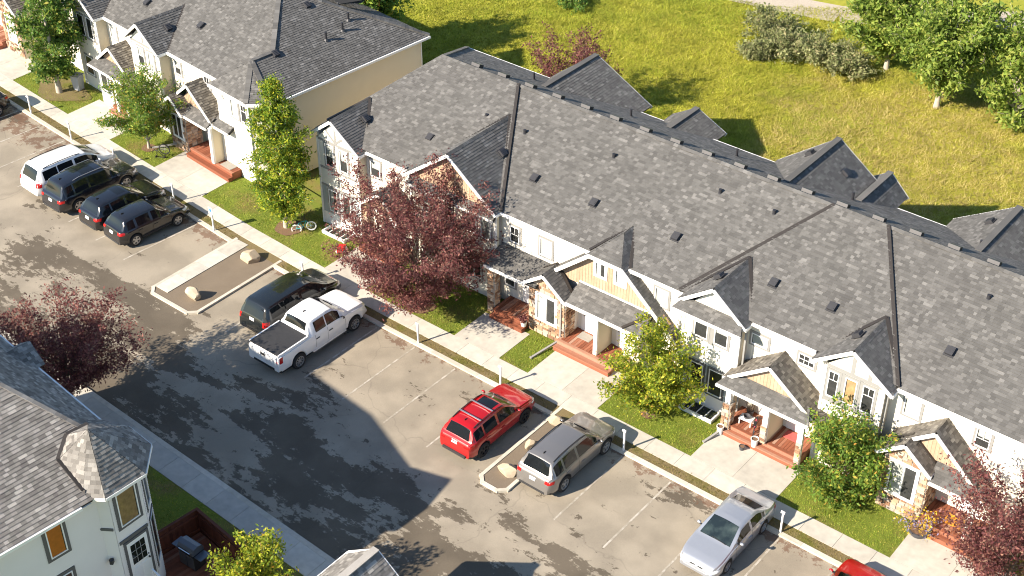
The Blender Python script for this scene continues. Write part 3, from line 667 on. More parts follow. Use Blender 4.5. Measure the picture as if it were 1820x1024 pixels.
for i in range(5):
    xx = -10.6+6.1*i; p = V((xx, 14.2, 8.13-3.2*KP)); mb = MB(); mb.cyl(p, p+V((0, 0, .45)), .06, .06, 8); mb.cyl(p, p+V((0, 0, .08)), .15, .09, 8, mi=1); H.part('vent_pipe', mb, ['vent_black', 'vent_metal'])
# walls of the body
H.wall([(-17.1, 5.35, 0), (XE, 5.35, 0), (XE, 5.35, 5.1), (-17.1, 5.35, 5.1)], FR)
H.wall([(-17.1, 16.6, 0), (-17.1, 4.75, 0), (-17.1, 4.75, 5.15), (-17.1, 16.6, 5.15)], (-1, 0, 0), 'siding_tan')
H.wall([(XE, 16.6, 0), (-17.1, 16.6, 0), (-17.1, 16.6, 5.1), (XE, 16.6, 5.1)], (0, 1, 0), 'siding_tan')
H.bars('gutter', (((-13.95, 5.04, 5.17), (-11.2, 5.04, 5.17)), ((-5.35, 5.04, 5.12), (-.05, 5.04, 5.12)), ((1.75, 5.04, 5.12), (4.9, 5.04, 5.12)), ((8.15, 5.04, 5.2), (11.15, 5.04, 5.2)), ((14.75, 5.04, 5.12), (XE, 5.04, 5.12))), 'trim_white', .12, .12)
so = MB(); so.poly([(-17.1, 5.08, 5.03), (XE, 5.08, 5.03), (XE, 5.4, 5.03), (-17.1, 5.4, 5.03)]); so.poly([(-17.1, 16.55, 5.03), (XE, 16.55, 5.03), (XE, 16.95, 5.03), (-17.1, 16.95, 5.03)]); tag(H.part('soffit', so, 'trim_grey'), kind='stuff')
H.bars('gutter', [((-17.45, 16.96, 5.13), (XE, 16.96, 5.13)), ((-17.5, 5.1, 5.13), (-17.5, 16.9, 5.13))], 'trim_white', .11, .12)
YB = 4.75
def bay(x0, x1, y0=YB, y1=5.35, z0=0.0, z1=5.1, side='siding_tan', low=None, lowh=2.35):
    zz = z0
    if low: H.wall([(x0, y0, 0.75), (x1, y0, 0.75), (x1, y0, lowh), (x0, y0, lowh)], FR, low); H.wall([(x0, y0, 0), (x1, y0, 0), (x1, y0, .75), (x0, y0, .75)], FR, 'siding_grey', 'foundation'); zz = lowh
    H.wall([(x0, y0, zz), (x1, y0, zz), (x1, y0, z1), (x0, y0, z1)], FR)
    H.wall([(x1, y0, z0), (x1, y1, z0), (x1, y1, z1), (x1, y0, z1)], (1, 0, 0), side); H.wall([(x0, y1, z0), (x0, y0, z0), (x0, y0, z1), (x0, y1, z1)], (-1, 0, 0), side)
    H.bars('corner_trim', [((x0+.05, y0-.02, z0), (x0+.05, y0-.02, z1)), ((x1-.05, y0-.02, z0), (x1-.05, y0-.02, z1))], 'trim_white', .05, .12, (1, 0, 0))
def tri(xa, xc, xb, z0, zc, y, mat, vertical=False, zb=None):
    return H.wall([(xa, y, z0), (xb, y, z0 if zb is None else zb), (xc, y, zc)], FR, mat, 'gable_wall', vertical)
W = lambda x0, x1, z0, z1, y=YB, **k: H.window((0, y, 0), UX, FR, x0, x1, z0, z1, **k)
def boards(y, segs, mat='trim_grey', w=.12):
    return H.bars('trim_board', [((a, y-.012-.001*(i % 5), b), (c, y-.012-.001*(i % 5), d)) for i, (a, b, c, d) in enumerate(segs)], mat, .03, w)
# bay at the left end
bay(-17.08, -14.25, low='siding_bluegrey', lowh=2.38)
H.gable(-15.88, 6.50, -17.3, 5.40, -14.02, 5.14, 4.60, 5.1+(6.50-5.3)/KP+.1, 5.8, 5.3, lift=.10)
tri(-17.05, -15.85, -14.25, 5.1, 6.27, YB-.004, 'siding_cream', zb=5.1)
boards(YB, [(-17.05, 5.08, -14.28, 5.08), (-15.75, 5.14, -15.75, 6.3), (-15.75, 5.15, -16.4, 5.75), (-15.75, 5.15, -15.05, 5.75), (-15.72, 2.5, -15.72, 3.4), (-17.05, 3.45, -14.28, 3.45), (-17.05, 2.40, -14.28, 2.40)])
W(-16.5, -15.92, 3.68, 4.95, fill='half'); W(-15.5, -14.95, 3.68, 4.95, fill='half'); W(-16.5, -15.9, .95, 2.25, fill='curtain'); W(-15.5, -14.95, .95, 2.25, fill='dark')
H.window((0, 5.35, 0), UX, FR, -13.95, -13.3, 3.75, 4.7, fill='half')
H.wall([(-17.085, 6.4, 5.2), (-17.085, 4.8, 5.2), (-17.085, 4.8, 5.4), (-17.085, 6.4, 5.4)], (-1, 0, 0), 'trim_white', 'fascia')
# tall gable behind the purple tree
bay(-11.0, -5.55, y0=5.0)
H.gable(-8.3, 7.38, -11.2, 5.18, -5.4, 5.18, 4.72, 5.1+(7.38-5.2)/KP+.0, 5.3, 5.3, lift=.08)
tri(-10.95, -8.3, -5.6, 5.1, 7.18, 4.996, 'tan_board', True)
pent = [(-10.9, 4.62, 4.86), (-5.5, 4.62, 4.86), (-5.5, 5.02, 5.14), (-10.9, 5.02, 5.14)]; H.roof('pent_roof', [pent]); H.bars('fascia', [((-10.9, 4.60, 4.8), (-5.5, 4.60, 4.8))], 'trim_white', .04, .12)
for x in (-10.2, -8.9, -7.4, -6.5): W(x, x+.6, 3.4, 4.6, y=5.0, fill=('half', 'dark', 'blind', 'dark')[int(abs(x)) % 4])
for x in (-10.2, -7.4): W(x, x+.9, .9, 2.2, y=5.0, fill='dark', split=True)
H.vent((-7.2, 7.4, 6.58), (.61, 0, .79)); H.vent((-15.1, 6.3, 6.12), (.61, 0, .79))
# porch in front of it
H.gable(-12.3, 3.95, -13.9, 2.75, -10.7, 2.75, 4.0, 5.4, 5.4, 5.4, flash=False); tri(-13.6, -12.3, -11.0, 2.8, 3.75, 4.3, 'tan_board', True); H.deck(-13.8, -11.2, 4.2, 5.3, .42, 1)
for x in (-13.5, -11.1): H.stones((0, 4.25, 0), UX, FR, x-.2, x+.2, .4, 2.7)
H.door((0, 5.35, 0), UX, FR, -12.8, -11.9, .45, 2.45)
# recess with two small upper windows and a lean-to porch roof
W(-5.0, -4.45, 3.62, 4.5, y=5.35, fill='dark', grid=(2, 1, .45)); W(-3.25, -2.55, 3.62, 4.55, y=5.35, fill='blind')
H.roof('porch_roof', [[(-5.55, 4.05, 2.72), (-2.5, 4.05, 2.72), (-2.5, 5.36, 3.32), (-5.55, 5.36, 3.32)]]); H.bars('gutter', [((-5.55, 4.0, 2.67), (-3.2, 4.0, 2.67))], 'trim_white', .11, .11)
H.deck(-5.0, -3.05, 4.0, 5.33, .42, 1); H.door((0, 5.35, 0), UX, FR, -4.1, -3.2, .45, 2.5); W(-5.3, -4.7, 1.0, 2.2, y=5.35, fill='dark')
for x in (-5.25,): H.stones((0, 4.15, 0), UX, FR, x-.2, x+.2, 0, 2.65); H.stones((x+.22, 4.15, 0), (0, 1, 0), (1, 0, 0), 0, .4, 0, 2.65)
# centre: clipped front gable over a lean-to porch and a stone bay
xc3, za3, p3_ = 0.82, 6.08, 0.87
L3 = lambda x: za3-abs(x-xc3)*p3_
r3 = H.roof('gable_roof', [[(.82, 7.05, za3), (.82, 6.15, za3), (1.68, 4.75, L3(1.68)), (1.95, 5.35, L3(1.95))], [(1.68, 4.75, L3(1.68)), (4.7, 4.75, L3(4.7)), (4.7, 5.36, L3(4.7)), (1.90, 5.36, L3(1.90))],
    [(-.05, 4.75, L3(-.05)), (.82, 6.15, za3), (.82, 7.05, za3), (-.3, 5.35, L3(-.3))], [(-2.4, 4.75, L3(-2.4)), (-.05, 4.75, L3(-.05)), (-.27, 5.36, L3(-.27)), (-2.4, 5.36, L3(-2.4))]], thick=.10)
H.roof('gable_roof', [[(-.08, 4.72, L3(-.05)-.02), (1.71, 4.72, L3(1.68)-.02), (.82, 6.15, za3-.01)]], thick=.06)
H.bars('rake_fascia', [((-2.4, 4.73, L3(-2.4)-.1), (-.05, 4.73, L3(-.05)-.1)), ((1.68, 4.73, L3(1.68)-.1), (4.7, 4.73, L3(4.7)-.1)), ((-.1, 4.70, L3(-.05)-.1), (1.73, 4.70, L3(-.05)-.1)), ((-2.42, 4.75, L3(-2.4)-.06), (-2.42, 5.35, L3(-2.4)-.06))], 'trim_white', .045, .18, parent=r3)
H.bars('valley_flashing', [((.82, 7.0, za3+.02), (1.92, 5.12, 5.24)), ((.82, 7.0, za3+.02), (-.3, 5.12, 5.24))], 'flashing', .14, .07)
H.wall([(-2.3, 5.08, 3.2), (4.2, 5.08, 3.2), (1.68, 5.08, L3(1.68)-.15), (-.05, 5.08, L3(-.05)-.15)], FR, 'tan_board', 'gable_wall', True)
so = MB(); so.poly([(-2.35, 4.76, L3(-2.35)-.12), (-.05, 4.76, L3(-.05)-.12), (-.05, 5.08, L3(-.05)-.12), (-2.35, 5.08, L3(-2.35)-.12)]); tag(H.part('soffit', so, 'trim_dark'), kind='stuff')
W(.10, .66, 4.12, 4.85, y=5.08, trim='trim_white', fill='curtain'); W(1.2, 1.72, 4.14, 4.88, y=5.08, trim='trim_white', fill='blind')
H.roof('porch_roof', [[(-.75, 4.05, 2.74), (2.35, 4.05, 2.74), (3.3, 5.1, 3.32), (-.75, 5.1, 3.32)], [(2.35, 4.05, 2.74), (3.35, 4.05, 2.74), (3.3, 5.1, 3.32)]])
H.bars('gutter', [((-.75, 4.0, 2.69), (3.35, 4.0, 2.69))], 'trim_white', .11, .12); H.bars('flashing', [((-.75, 5.07, 3.36), (3.4, 5.07, 3.36))], 'trim_white', .04, .1); H.bars('ridge_caps', [((2.35, 4.05, 2.78), (3.3, 5.1, 3.36))], 'flashing', .16, .05)
H.gable(-2.05, 3.70, -3.35, 2.74, -.74, 2.70, 4.0, 5.1, 5.2, 4.7)
H.stones((0, 4.3, 0), UX, FR, -3.05, -.95, 0, 3.5, holes=[(-2.6, -1.42, .85, 2.35)], top=lambda u: 3.5-abs(u+2.05)*.72, single=150); H.window((0, 4.285, 0), UX, FR, -2.55, -1.47, .9, 2.3, fill='curtain', split=True, trim='trim_white')
H.stones((-.95, 4.3, 0), (0, 1, 0), (1, 0, 0), 0, .75, 0, 2.7); H.wall([(-.97, 5.0, .4), (-.97, 5.35, .4), (-.97, 5.35, 2.8), (-.97, 5.0, 2.8)], (1, 0, 0), 'siding_grey'); H.wall([(-3.05, 5.35, 0), (-3.05, 4.3, 0), (-3.05, 4.3, 2.75), (-3.05, 5.35, 2.75)], (-1, 0, 0), 'siding_tan')
H.deck(-1.15, 2.0, 3.95, 5.33, .45, 1); H.door((0, 5.35, 0), UX, FR, -.62, .28, .46, 2.48, lights=(.18, .82, .82, .94, 3, 1)); H.door((0, 5.35, 0), UX, FR, 1.35, 2.25, .46, 2.48)
H.wall([(.98, 4.25, .45), (.98, 5.35, .45), (.98, 5.35, 2.85), (.98, 4.25, 2.85)], (1, 0, 0), 'siding_tan', 'partition'); H.wall([(.80, 5.35, .45), (.80, 4.25, .45), (.80, 4.25, 2.85), (.80, 5.35, 2.85)], (-1, 0, 0), 'siding_tan', 'partition'); H.bars('porch_post', [((.89, 4.2, .45), (.89, 4.2, 2.75))], 'trim_white', .2, .12, (0, 1, 0))
H.stones((0, 4.4, 0), UX, FR, 2.2, 2.9, 0, 1.0); H.wall([(2.2, 4.42, 1.0), (2.9, 4.42, 1.0), (2.9, 4.42, 2.8), (2.2, 4.42, 2.8)], FR)
# window bay with pent roof and small gable
bay(5.0, 7.85, low='siding_bluegrey', lowh=2.4)
H.gable(6.42, 6.48, 4.75, 5.20, 8.1, 5.16, 4.60, 5.1+(6.48-5.3)/KP+.1, 5.3, 5.3, lift=.10); tri(5.3, 6.42, 7.75, 5.15, 6.25, YB+.08, 'siding_cream')
H.roof('pent_roof', [[(4.72, 4.2, 4.98), (8.12, 4.2, 4.98), (7.85, 4.76, 5.32), (5.0, 4.76, 5.32)]]); H.bars('gutter', [((4.72, 4.17, 4.93), (8.12, 4.17, 4.93))], 'trim_white', .10, .11)
W(5.62, 6.28, 3.62, 4.82, fill='dark', grid=(3, 1, .35)); W(6.62, 7.28, 3.62, 4.82, fill='half'); W(5.6, 6.25, .85, 2.2, fill='dark', trim='trim_dark'); W(6.55, 7.25, .85, 2.2, fill='dark', trim='trim_dark')
H.vent((6.05, 5.7, 6.28), (-.61, 0, .79)); boards(YB, [(6.45, 3.45, 6.45, 4.95)], 'trim_grey', .2)
H.window((0, 5.35, 0), UX, FR, 3.15, 3.85, 3.78, 4.68, fill='blind'); H.window((0, 5.35, 0), UX, FR, 8.05, 8.85, 4.0, 4.55, fill='blind'); H.window((0, 5.35, 0), UX, FR, 10.3, 11.05, 4.05, 4.6, fill='dark', grid=(3, 2, .8))
# entrance porch with gable
H.gable(9.68, 4.32, 7.62, 2.74, 11.85, 2.70, 4.05, 5.36, 5.36, 5.36, mat='shingle_brown', flash=False); tri(8.0, 9.68, 11.45, 2.95, 4.10, 4.3, 'tan_board', True)
H.roof('pent_roof', [[(7.55, 3.62, 2.62), (11.95, 3.62, 2.62), (11.6, 4.28, 3.0), (7.9, 4.28, 3.0)]], 'shingle'); H.bars('gutter', [((7.55, 3.58, 2.57), (11.95, 3.58, 2.57))], 'trim_white', .10, .11)
H.roof('porch_roof', [[(11.8, 4.1, 2.72), (12.9, 4.1, 2.45), (12.6, 5.36, 2.6), (11.8, 5.36, 2.8)]], 'shingle_brown')
H.deck(8.0, 11.65, 3.9, 5.33, .45, 1)
H.wall([(10.02, 3.95, .45), (10.02, 5.35, .45), (10.02, 5.35, 2.7), (10.02, 3.95, 2.7)], (1, 0, 0), 'siding_tan', 'partition'); H.wall([(9.82, 5.35, .45), (9.82, 3.95, .45), (9.82, 3.95, 2.7), (9.82, 5.35, 2.7)], (-1, 0, 0), 'siding_tan', 'partition')
H.bars('porch_post', [((9.92, 3.9, .45), (9.92, 3.9, 2.6)), ((8.05, 3.95, .0), (8.05, 3.95, 2.6)), ((11.55, 3.95, 0), (11.55, 3.95, 2.6))], 'trim_white', .24, .16, (0, 1, 0))
H.stones((0, 3.8, 0), UX, FR, 7.86, 8.22, 0, 1.6); H.stones((8.24, 3.8, 0), (0, 1, 0), (1, 0, 0), 0, .4, 0, 1.6); H.stones((0, 3.8, 0), UX, FR, 9.76, 10.06, .45, 1.35); H.stones((0, 3.85, 0), UX, FR, 11.42, 11.7, 0, 1.3)
H.door((0, 5.35, 0), UX, FR, 8.9, 9.7, .46, 2.48, lights=(.15, .85, .45, .9, 2, 3)); H.door((0, 5.35, 0), UX, FR, 10.3, 11.15, .46, 2.48); W(8.3, 8.65, 1.2, 2.3, y=5.35, fill='dark')
# bay with three windows
bay(11.75, 14.42)
H.gable(12.9, 6.43, 11.2, 5.15, 14.78, 5.12, 4.60, 5.1+(6.43-5.3)/KP+.1, 5.3, 5.25, lift=.10); tri(11.8, 12.92, 14.4, 5.1, 6.22, YB-.004, 'siding_cream')
boards(YB, [(11.8, 5.12, 14.38, 5.12), (12.95, 5.2, 12.95, 6.2), (13.7, 5.2, 13.7, 5.75), (11.8, 3.42, 14.38, 3.42), (12.58, 3.5, 12.58, 5.05), (13.38, 3.5, 13.38, 5.05)], w=.16)
W(11.98, 12.44, 3.62, 4.92, fill='dark', grid=(2, 1, .3)); W(12.72, 13.24, 3.62, 4.92, fill='tan'); W(13.5, 14.02, 3.62, 4.92, fill='dark', grid=(2, 1, .3))  # middle window: brown reflection painted as a tan sheet, no curtain there
H.vent((12.45, 5.9, 6.16), (-.61, 0, .79)); W(12.1, 12.7, .9, 2.2, fill='dark'); W(13.2, 13.9, .9, 2.2, fill='dark')
H.window((0, 5.35, 0), UX, FR, 15.05, 15.75, 3.9, 4.8, fill='blind'); H.window((0, 5.35, 0), UX, FR, 18.05, 18.65, 3.95, 4.85, fill='half', grid=(2, 1, .5))
# twin gables of the right-hand porch
H.gable(16.88, 4.62, 14.9, 2.98, 18.9, 2.80, 4.25, 5.36, 5.36, 5.36, mat='shingle_brown', flash=False); tri(15.3, 16.88, 18.5, 3.1, 4.42, 4.5, 'tan_board', True)
H.gable(15.98, 3.85, 14.85, 2.95, 17.2, 2.87, 3.75, 4.5, 4.5, 4.5, mat='shingle_brown'); H.roof('pent_roof', [[(17.15, 3.7, 2.66), (19.2, 3.7, 2.66), (18.7, 4.5, 3.1), (17.1, 4.5, 3.1)]]); H.bars('gutter', [((17.2, 3.66, 2.6), (19.3, 3.66, 2.6))], 'trim_white', .1, .11)
H.stones((0, 4.05, 0), UX, FR, 15.15, 17.05, 0, 3.6, holes=[(15.45, 16.65, .9, 2.65)], top=lambda u: 3.6-abs(u-15.98)*.78); H.window((0, 4.035, 0), UX, FR, 15.5, 16.6, .95, 2.6, fill='curtain', split=True, trim='trim_white'); H.stones((17.05, 4.05, 0), (0, 1, 0), (1, 0, 0), 0, 1.2, 0, 2.85)
H.wall([(15.15, 5.35, 0), (15.15, 4.05, 0), (15.15, 4.05, 3.0), (15.15, 5.35, 3.0)], (-1, 0, 0), 'siding_tan'); H.deck(17.1, 20.6, 3.8, 5.33, .45, 1); H.door((0, 5.35, 0), UX, FR, 18.0, 18.9, .46, 2.48)
H.bars('porch_post', [((19.0, 3.95, .45), (19.0, 3.95, 2.6))], 'trim_white', .24, .2, (0, 1, 0))
# next unit, mostly out of frame
bay(22.0, 25.0); H.gable(23.5, 6.6, 21.7, 5.25, 25.3, 5.25, 4.45, 8.1, 5.35, 5.35); tri(22.0, 23.5, 25.0, 5.1, 6.35, YB-.004, 'siding_cream'); W(22.4, 23.2, 3.6, 4.9, fill='half'); W(23.8, 24.6, 3.6, 4.9, fill='blind')
# rear gables
def rear(xc, za, xl, xr, ze, ye):
    yb = 16.9-(za-5.2)/KP
    r = H.roof('rear_gable_roof', [[(xl, 16.5, ze), (xl, ye, ze), (xc, ye, za), (xc, yb-.2, za)], [(xc, yb-.2, za), (xc, ye, za), (xr, ye, ze), (xr, 16.5, ze)]], thick=.1)
    H.bars('rake_fascia', [((xl, ye+.02, ze-.1), (xc, ye+.02, za-.1)), ((xc, ye+.02, za-.1), (xr, ye+.02, ze-.1))], 'trim_white', .04, .2); H.bars('ridge_caps', [((xc, yb, za+.03), (xc, ye, za+.03))], 'shingle', .3, .05)
    H.wall([(xl+.3, ye-.3, 0), (xr-.3, ye-.3, 0), (xr-.3, ye-.3, ze), (xc, ye-.3, za-.25), (xl+.3, ye-.3, ze)][::-1], (0, 1, 0), 'siding_tan'); H.wall([(xr-.3, ye-.3, 0), (xr-.3, 16.6, 0), (xr-.3, 16.6, ze), (xr-.3, ye-.3, ze)], (1, 0, 0), 'siding_tan'); H.wall([(xl+.3, 16.6, 0), (xl+.3, ye-.3, 0), (xl+.3, ye-.3, ze), (xl+.3, 16.6, ze)], (-1, 0, 0), 'siding_tan')
rear(-9.3, 6.98, -11.7, -5.7, 5.15, 17.9); rear(-3.0, 5.95, -4.4, -1.2, 5.1, 18.0); rear(5.25, 7.5, 2.2, 8.6, 5.15, 17.3); rear(7.7, 6.2, 6.2, 8.75, 5.2, 18.1); rear(14.0, 6.95, 11.2, 17.2, 5.15, 17.85)
H.vent((-8.2, 16.4, 6.15), (.6, 0, .8)); H.vent((6.4, 15.9, 6.68), (.6, 0, .8)); H.vent((4.5, 16.0, 6.95), (-.6, 0, .8)); H.vent((15.0, 16.5, 6.32), (.6, 0, .8)); H.vent((13.3, 16.5, 6.5), (-.6, 0, .8))
# downspouts
for (x, y) in ((-5.5, 5.2), (-1.15, 4.25), (8.0, 4.9), (14.5, 4.9)): H.bars('downspout', [((x, y, .3), (x, y, 2.6 if x == -1.15 else 5.0))], 'trim_grey', .08, .08, (0, 1, 0))

# ---------------------------------------------------------------- the row beyond, turned a little
TH = R(-5.5); LO = (-21.21, 5.2, 0)
G = House('townhouse_row', 'cream townhouse row with hipped grey roof and bare tan end wall at upper left', 'townhouses', LO, TH, True)
KL = 0.5; UL = -34.0
zl_ = lambda v: 5.2+v*KL
hip = (-5.8, 5.8, 8.1)
G.roof('main_roof', [[(UL, 0, 5.2), (0, 0, 5.2), hip, (UL, 5.8, 8.1)]], nsingle=0)
G.roof('main_roof', [[(0, 0, 5.2), (0, 11.6, 5.2), hip], [(0, 11.6, 5.2), (UL, 11.6, 5.2), (UL, 5.8, 8.1), hip]])
# front projection at the corner, under its own small hip
pj = -0.62
G.roof('corner_roof', [[(0, .3, 5.205), (0, 1.9, 5.205), (-2.55, 2.5, 6.48), (-2.55, 1.15, 6.48)], [(-.95, pj, 5.205), (0, .3, 5.205), (-2.55, 1.15, 6.48)], [(-4.2, pj, 5.205), (-.95, pj, 5.205), (-2.55, 1.15, 6.48)], [(-4.2, pj, 5.205), (-2.55, 1.15, 6.48), (-2.55, 2.5, 6.48), (-4.2, 0.1, 5.205)]], thick=.1)
cp = MB()
for a, b in ((hip, (-2.5, 2.5, 6.5)), ((-2.55, 2.6, 6.5), (-2.55, 1.15, 6.5)), ((-2.55, 1.15, 6.5), (0, .3, 5.24)), ((-2.55, 1.15, 6.5), (-.95, pj, 5.24)), (hip, (UL, 5.8, 8.13)), (hip, (0, 11.6, 5.24))):
    k = max(4, int((V(b)-V(a)).length/.24))
    for i in range(k): cp.bar(V(a).lerp(V(b), i/k), V(a).lerp(V(b), (i+1)/k), .27, .05+.012*(i % 2))
tag(G.part('ridge_caps', cp, 'shingle'), kind='stuff')
G.roof('cross_roof', [[(-3.7, 8.1, 7.05), (-3.4, 9.6, 6.9), (-4.6, 12.0, 6.4), (-6.0, 8.6, 7.6)]], thick=.05)
WL, WF = 0.32, -.33
G.wall([(UL, WL, 0), (-4.0, WL, 0), (-4.0, WL, 5.1), (UL, WL, 5.1)], FR)
G.wall([(-4.0, WF, 0), (-1.2, WF, 0), (-1.2, WF, 5.1), (-4.0, WF, 5.1)], FR); G.wall([(-1.2, WF, 0), (-.35, .5, 0), (-.35, .5, 5.1), (-1.2, WF, 5.1)], (.7, -.7, 0)); G.wall([(-4.0, WL, 0), (-4.0, WF, 0), (-4.0, WF, 5.1), (-4.0, WL, 5.1)], (-1, 0, 0))
G.wall([(-.35, .5, 0), (-.35, 11.25, 0), (-.35, 11.25, 5.1), (-.35, .5, 5.1)], (1, 0, 0), 'siding_tan', 'end_wall', ex=.15, lip=.045)
G.wall([(-.35, 11.25, 0), (UL, 11.25, 0), (UL, 11.25, 5.1), (-.35, 11.25, 5.1)], (0, 1, 0), 'siding_tan')
G.bars('gutter', [((UL, -.05, 5.12), (-4.2, -.05, 5.12)), ((-4.2, pj-.05, 5.12), (-.92, pj-.05, 5.12)), ((-.92, pj-.05, 5.12), (.05, .3, 5.12)), ((.05, .3, 5.12), (.05, 11.6, 5.12))], 'trim_white', .12, .13)
G.bars('corner_trim', [((-.33, 11.2, 0), (-.33, 11.2, 5.05)), ((-1.2, WF-.02, 0), (-1.2, WF-.02, 5.05)), ((-.35, .5, 0), (-.35, .5, 5.05))], 'trim_white', .06, .1, (1, 0, 0))
so = MB(); so.poly([(-.4, .3, 5.03), (0, .3, 5.03), (0, 11.6, 5.03), (-.4, 11.6, 5.03)]); so.poly([(UL, 0, 5.03), (-4.2, 0, 5.03), (-4.2, .4, 5.03), (UL, .4, 5.03)]); so.poly([(-4.2, pj, 5.03), (-.95, pj, 5.03), (-.35, .5, 5.03), (-4.2, .5, 5.03)]); tag(G.part('soffit', so, 'trim_grey'), kind='stuff')
GW = lambda x0, x1, z0, z1, y=WL, **k: G.window((0, y, 0), UX, FR, x0, x1, z0, z1, **k)
GW(-2.75, -2.1, 3.7, 4.9, WF, fill='blind'); GW(-1.85, -1.35, 3.7, 4.9, WF, fill='dark', grid=(2, 1, .4)); GW(-3.55, -3.4, 4.5, 4.75, WF, fill='dark', tw=.04)
GW(-6.0, -5.5, 3.9, 4.7, fill='dark', grid=(2, 1, .5)); GW(-8.75, -8.2, 3.8, 4.7, fill='half', grid=(2, 1, .4)); GW(-15.3, -14.6, 3.8, 4.6, fill='blind')
def gbay(x0, x1, xc, za):
    G.wall([(x0, -.36, 0), (x1, -.36, 0), (x1, -.36, 5.1), (x0, -.36, 5.1)], FR); G.wall([(x1, -.36, 0), (x1, WL, 0), (x1, WL, 5.1), (x1, -.36, 5.1)], (1, 0, 0), 'siding_tan'); G.wall([(x0, WL, 0), (x0, -.36, 0), (x0, -.36, 5.1), (x0, WL, 5.1)], (-1, 0, 0), 'siding_tan')
    G.gable(xc, za, x0-.35, 5.2, x1+.3, 5.2, -.66, (za-5.2)/KL+.15, .15, .15); G.wall([(x0, -.364, 5.1), (x1, -.364, 5.1), (xc, -.364, za-.22)], FR, 'siding_cream', 'gable_wall')
    G.bars('trim_board', [((x0, -.374, 5.1), (x1, -.374, 5.1)), ((xc, -.376, 5.2), (xc, -.376, za-.3)), ((x0, -.374, 3.4), (x1, -.374, 3.4))], 'trim_grey', .03, .14)
    G.bars('corner_trim', [((x1-.05, -.38, 0), (x1-.05, -.38, 5.1)), ((x0+.05, -.38, 0), (x0+.05, -.38, 5.1))], 'trim_white', .05, .12, (1, 0, 0))
gbay(-12.0, -9.2, -10.72, 6.5); gbay(-18.1, -15.6, -17.0, 6.5); gbay(-29, -26.2, -27.6, 6.5)
G.window((0, -.36, 0), UX, FR, -11.35, -10.75, 3.65, 4.85, fill='half', grid=(3, 1, .4)); G.window((0, -.36, 0), UX, FR, -10.35, -9.75, 3.65, 4.85, fill='blind'); G.window((0, -.36, 0), UX, FR, -17.7, -17.0, 3.45, 4.8, fill='dark'); G.window((0, -.36, 0), UX, FR, -16.7, -16.1, 3.5, 4.85, fill='dark')
G.window((0, -.36, 0), UX, FR, -17.6, -16.8, .9, 2.1, fill='dark'); G.window((0, -.36, 0), UX, FR, -11.3, -10.2, .9, 2.1, fill='dark', split=True)
G.vent((-9.95, .9, 5.95), (.55, 0, .83)); G.vent((-13.2, 1.8, zl_(1.8)), (0, -KL, 1)); G.vent((-8.3, 2.05, zl_(2.05)), (0, -KL, 1)); G.vent((-20, 2, zl_(2)), (0, -KL, 1))
ng = (KL, 0, 1)
G.vent((-4.3, 6.4, 7.32), ng); G.vent((-2.4, 2.6, 6.38), ng)
for (u, v) in ((-2.03, 5.8), (-2.17, 7.1), (-2.6, 7.9)):
    p = V((u, v, 5.2-u*KL)); mb = MB(); mb.cyl(p, p+V((0, 0, .5)), .07, .07, 8); mb.cyl(p, p+V((0, 0, .1)), .15, .09, 8, mi=1); G.part('vent_pipe', mb, ['vent_black', 'vent_metal'])
# right porch of this row
G.gable(-6.2, 4.45, -7.5, 3.4, -4.15, 2.78, -.78, .34, .34, .34, mat='shingle_brown', flash=False); G.wall([(-7.2, -.5, 3.1), (-4.5, -.5, 2.85), (-6.2, -.5, 4.2)], FR, 'tan_board', 'gable_wall', True)
G.roof('porch_roof', [[(-4.3, -.75, 2.72), (-2.75, -.75, 2.72), (-2.75, .33, 3.35), (-4.3, .33, 3.35)], [(-6.6, -1.15, 2.62), (-4.2, -1.15, 2.62), (-4.2, -.5, 3.0), (-6.6, -.5, 3.0)]]); G.bars('gutter', [((-6.6, -1.18, 2.57), (-4.2, -1.18, 2.57)), ((-4.2, -.79, 2.67), (-2.75, -.79, 2.67))], 'trim_white', .1, .1)
G.gable(-7.3, 3.55, -8.3, 2.75, -6.3, 2.70, -1.3, -.2, .34, -.5, mat='shingle_brown', flash=False)
G.stones((0, -1.0, 0), UX, FR, -8.0, -6.5, 0, 3.3, holes=[(-7.75, -6.75, .8, 2.3)], top=lambda u: 3.3-abs(u+7.3)*.75); G.window((0, -1.015, 0), UX, FR, -7.7, -6.8, .85, 2.25, fill='dark', split=True, trim='trim_white'); G.stones((-6.5, -1.0, 0), (0, 1, 0), (1, 0, 0), 0, 1.0, 0, 2.8)
G.deck(-6.4, -2.5, -1.0, .3, .45, 1); G.wall([(-4.0, -.95, .45), (-4.0, .32, .45), (-4.0, .32, 2.7), (-4.0, -.95, 2.7)], (1, 0, 0), 'siding_tan', 'partition'); G.wall([(-4.2, .32, .45), (-4.2, -.95, .45), (-4.2, -.95, 2.7), (-4.2, .32, 2.7)], (-1, 0, 0), 'siding_grey', 'partition'); G.bars('porch_post', [((-4.1, -1.0, .45), (-4.1, -1.0, 2.65))], 'trim_white', .22, .14, (0, 1, 0))
G.door((0, WL, 0), UX, FR, -3.75, -2.95, .46, 2.48); G.door((0, WL, 0), UX, FR, -5.4, -4.6, .46, 2.48)
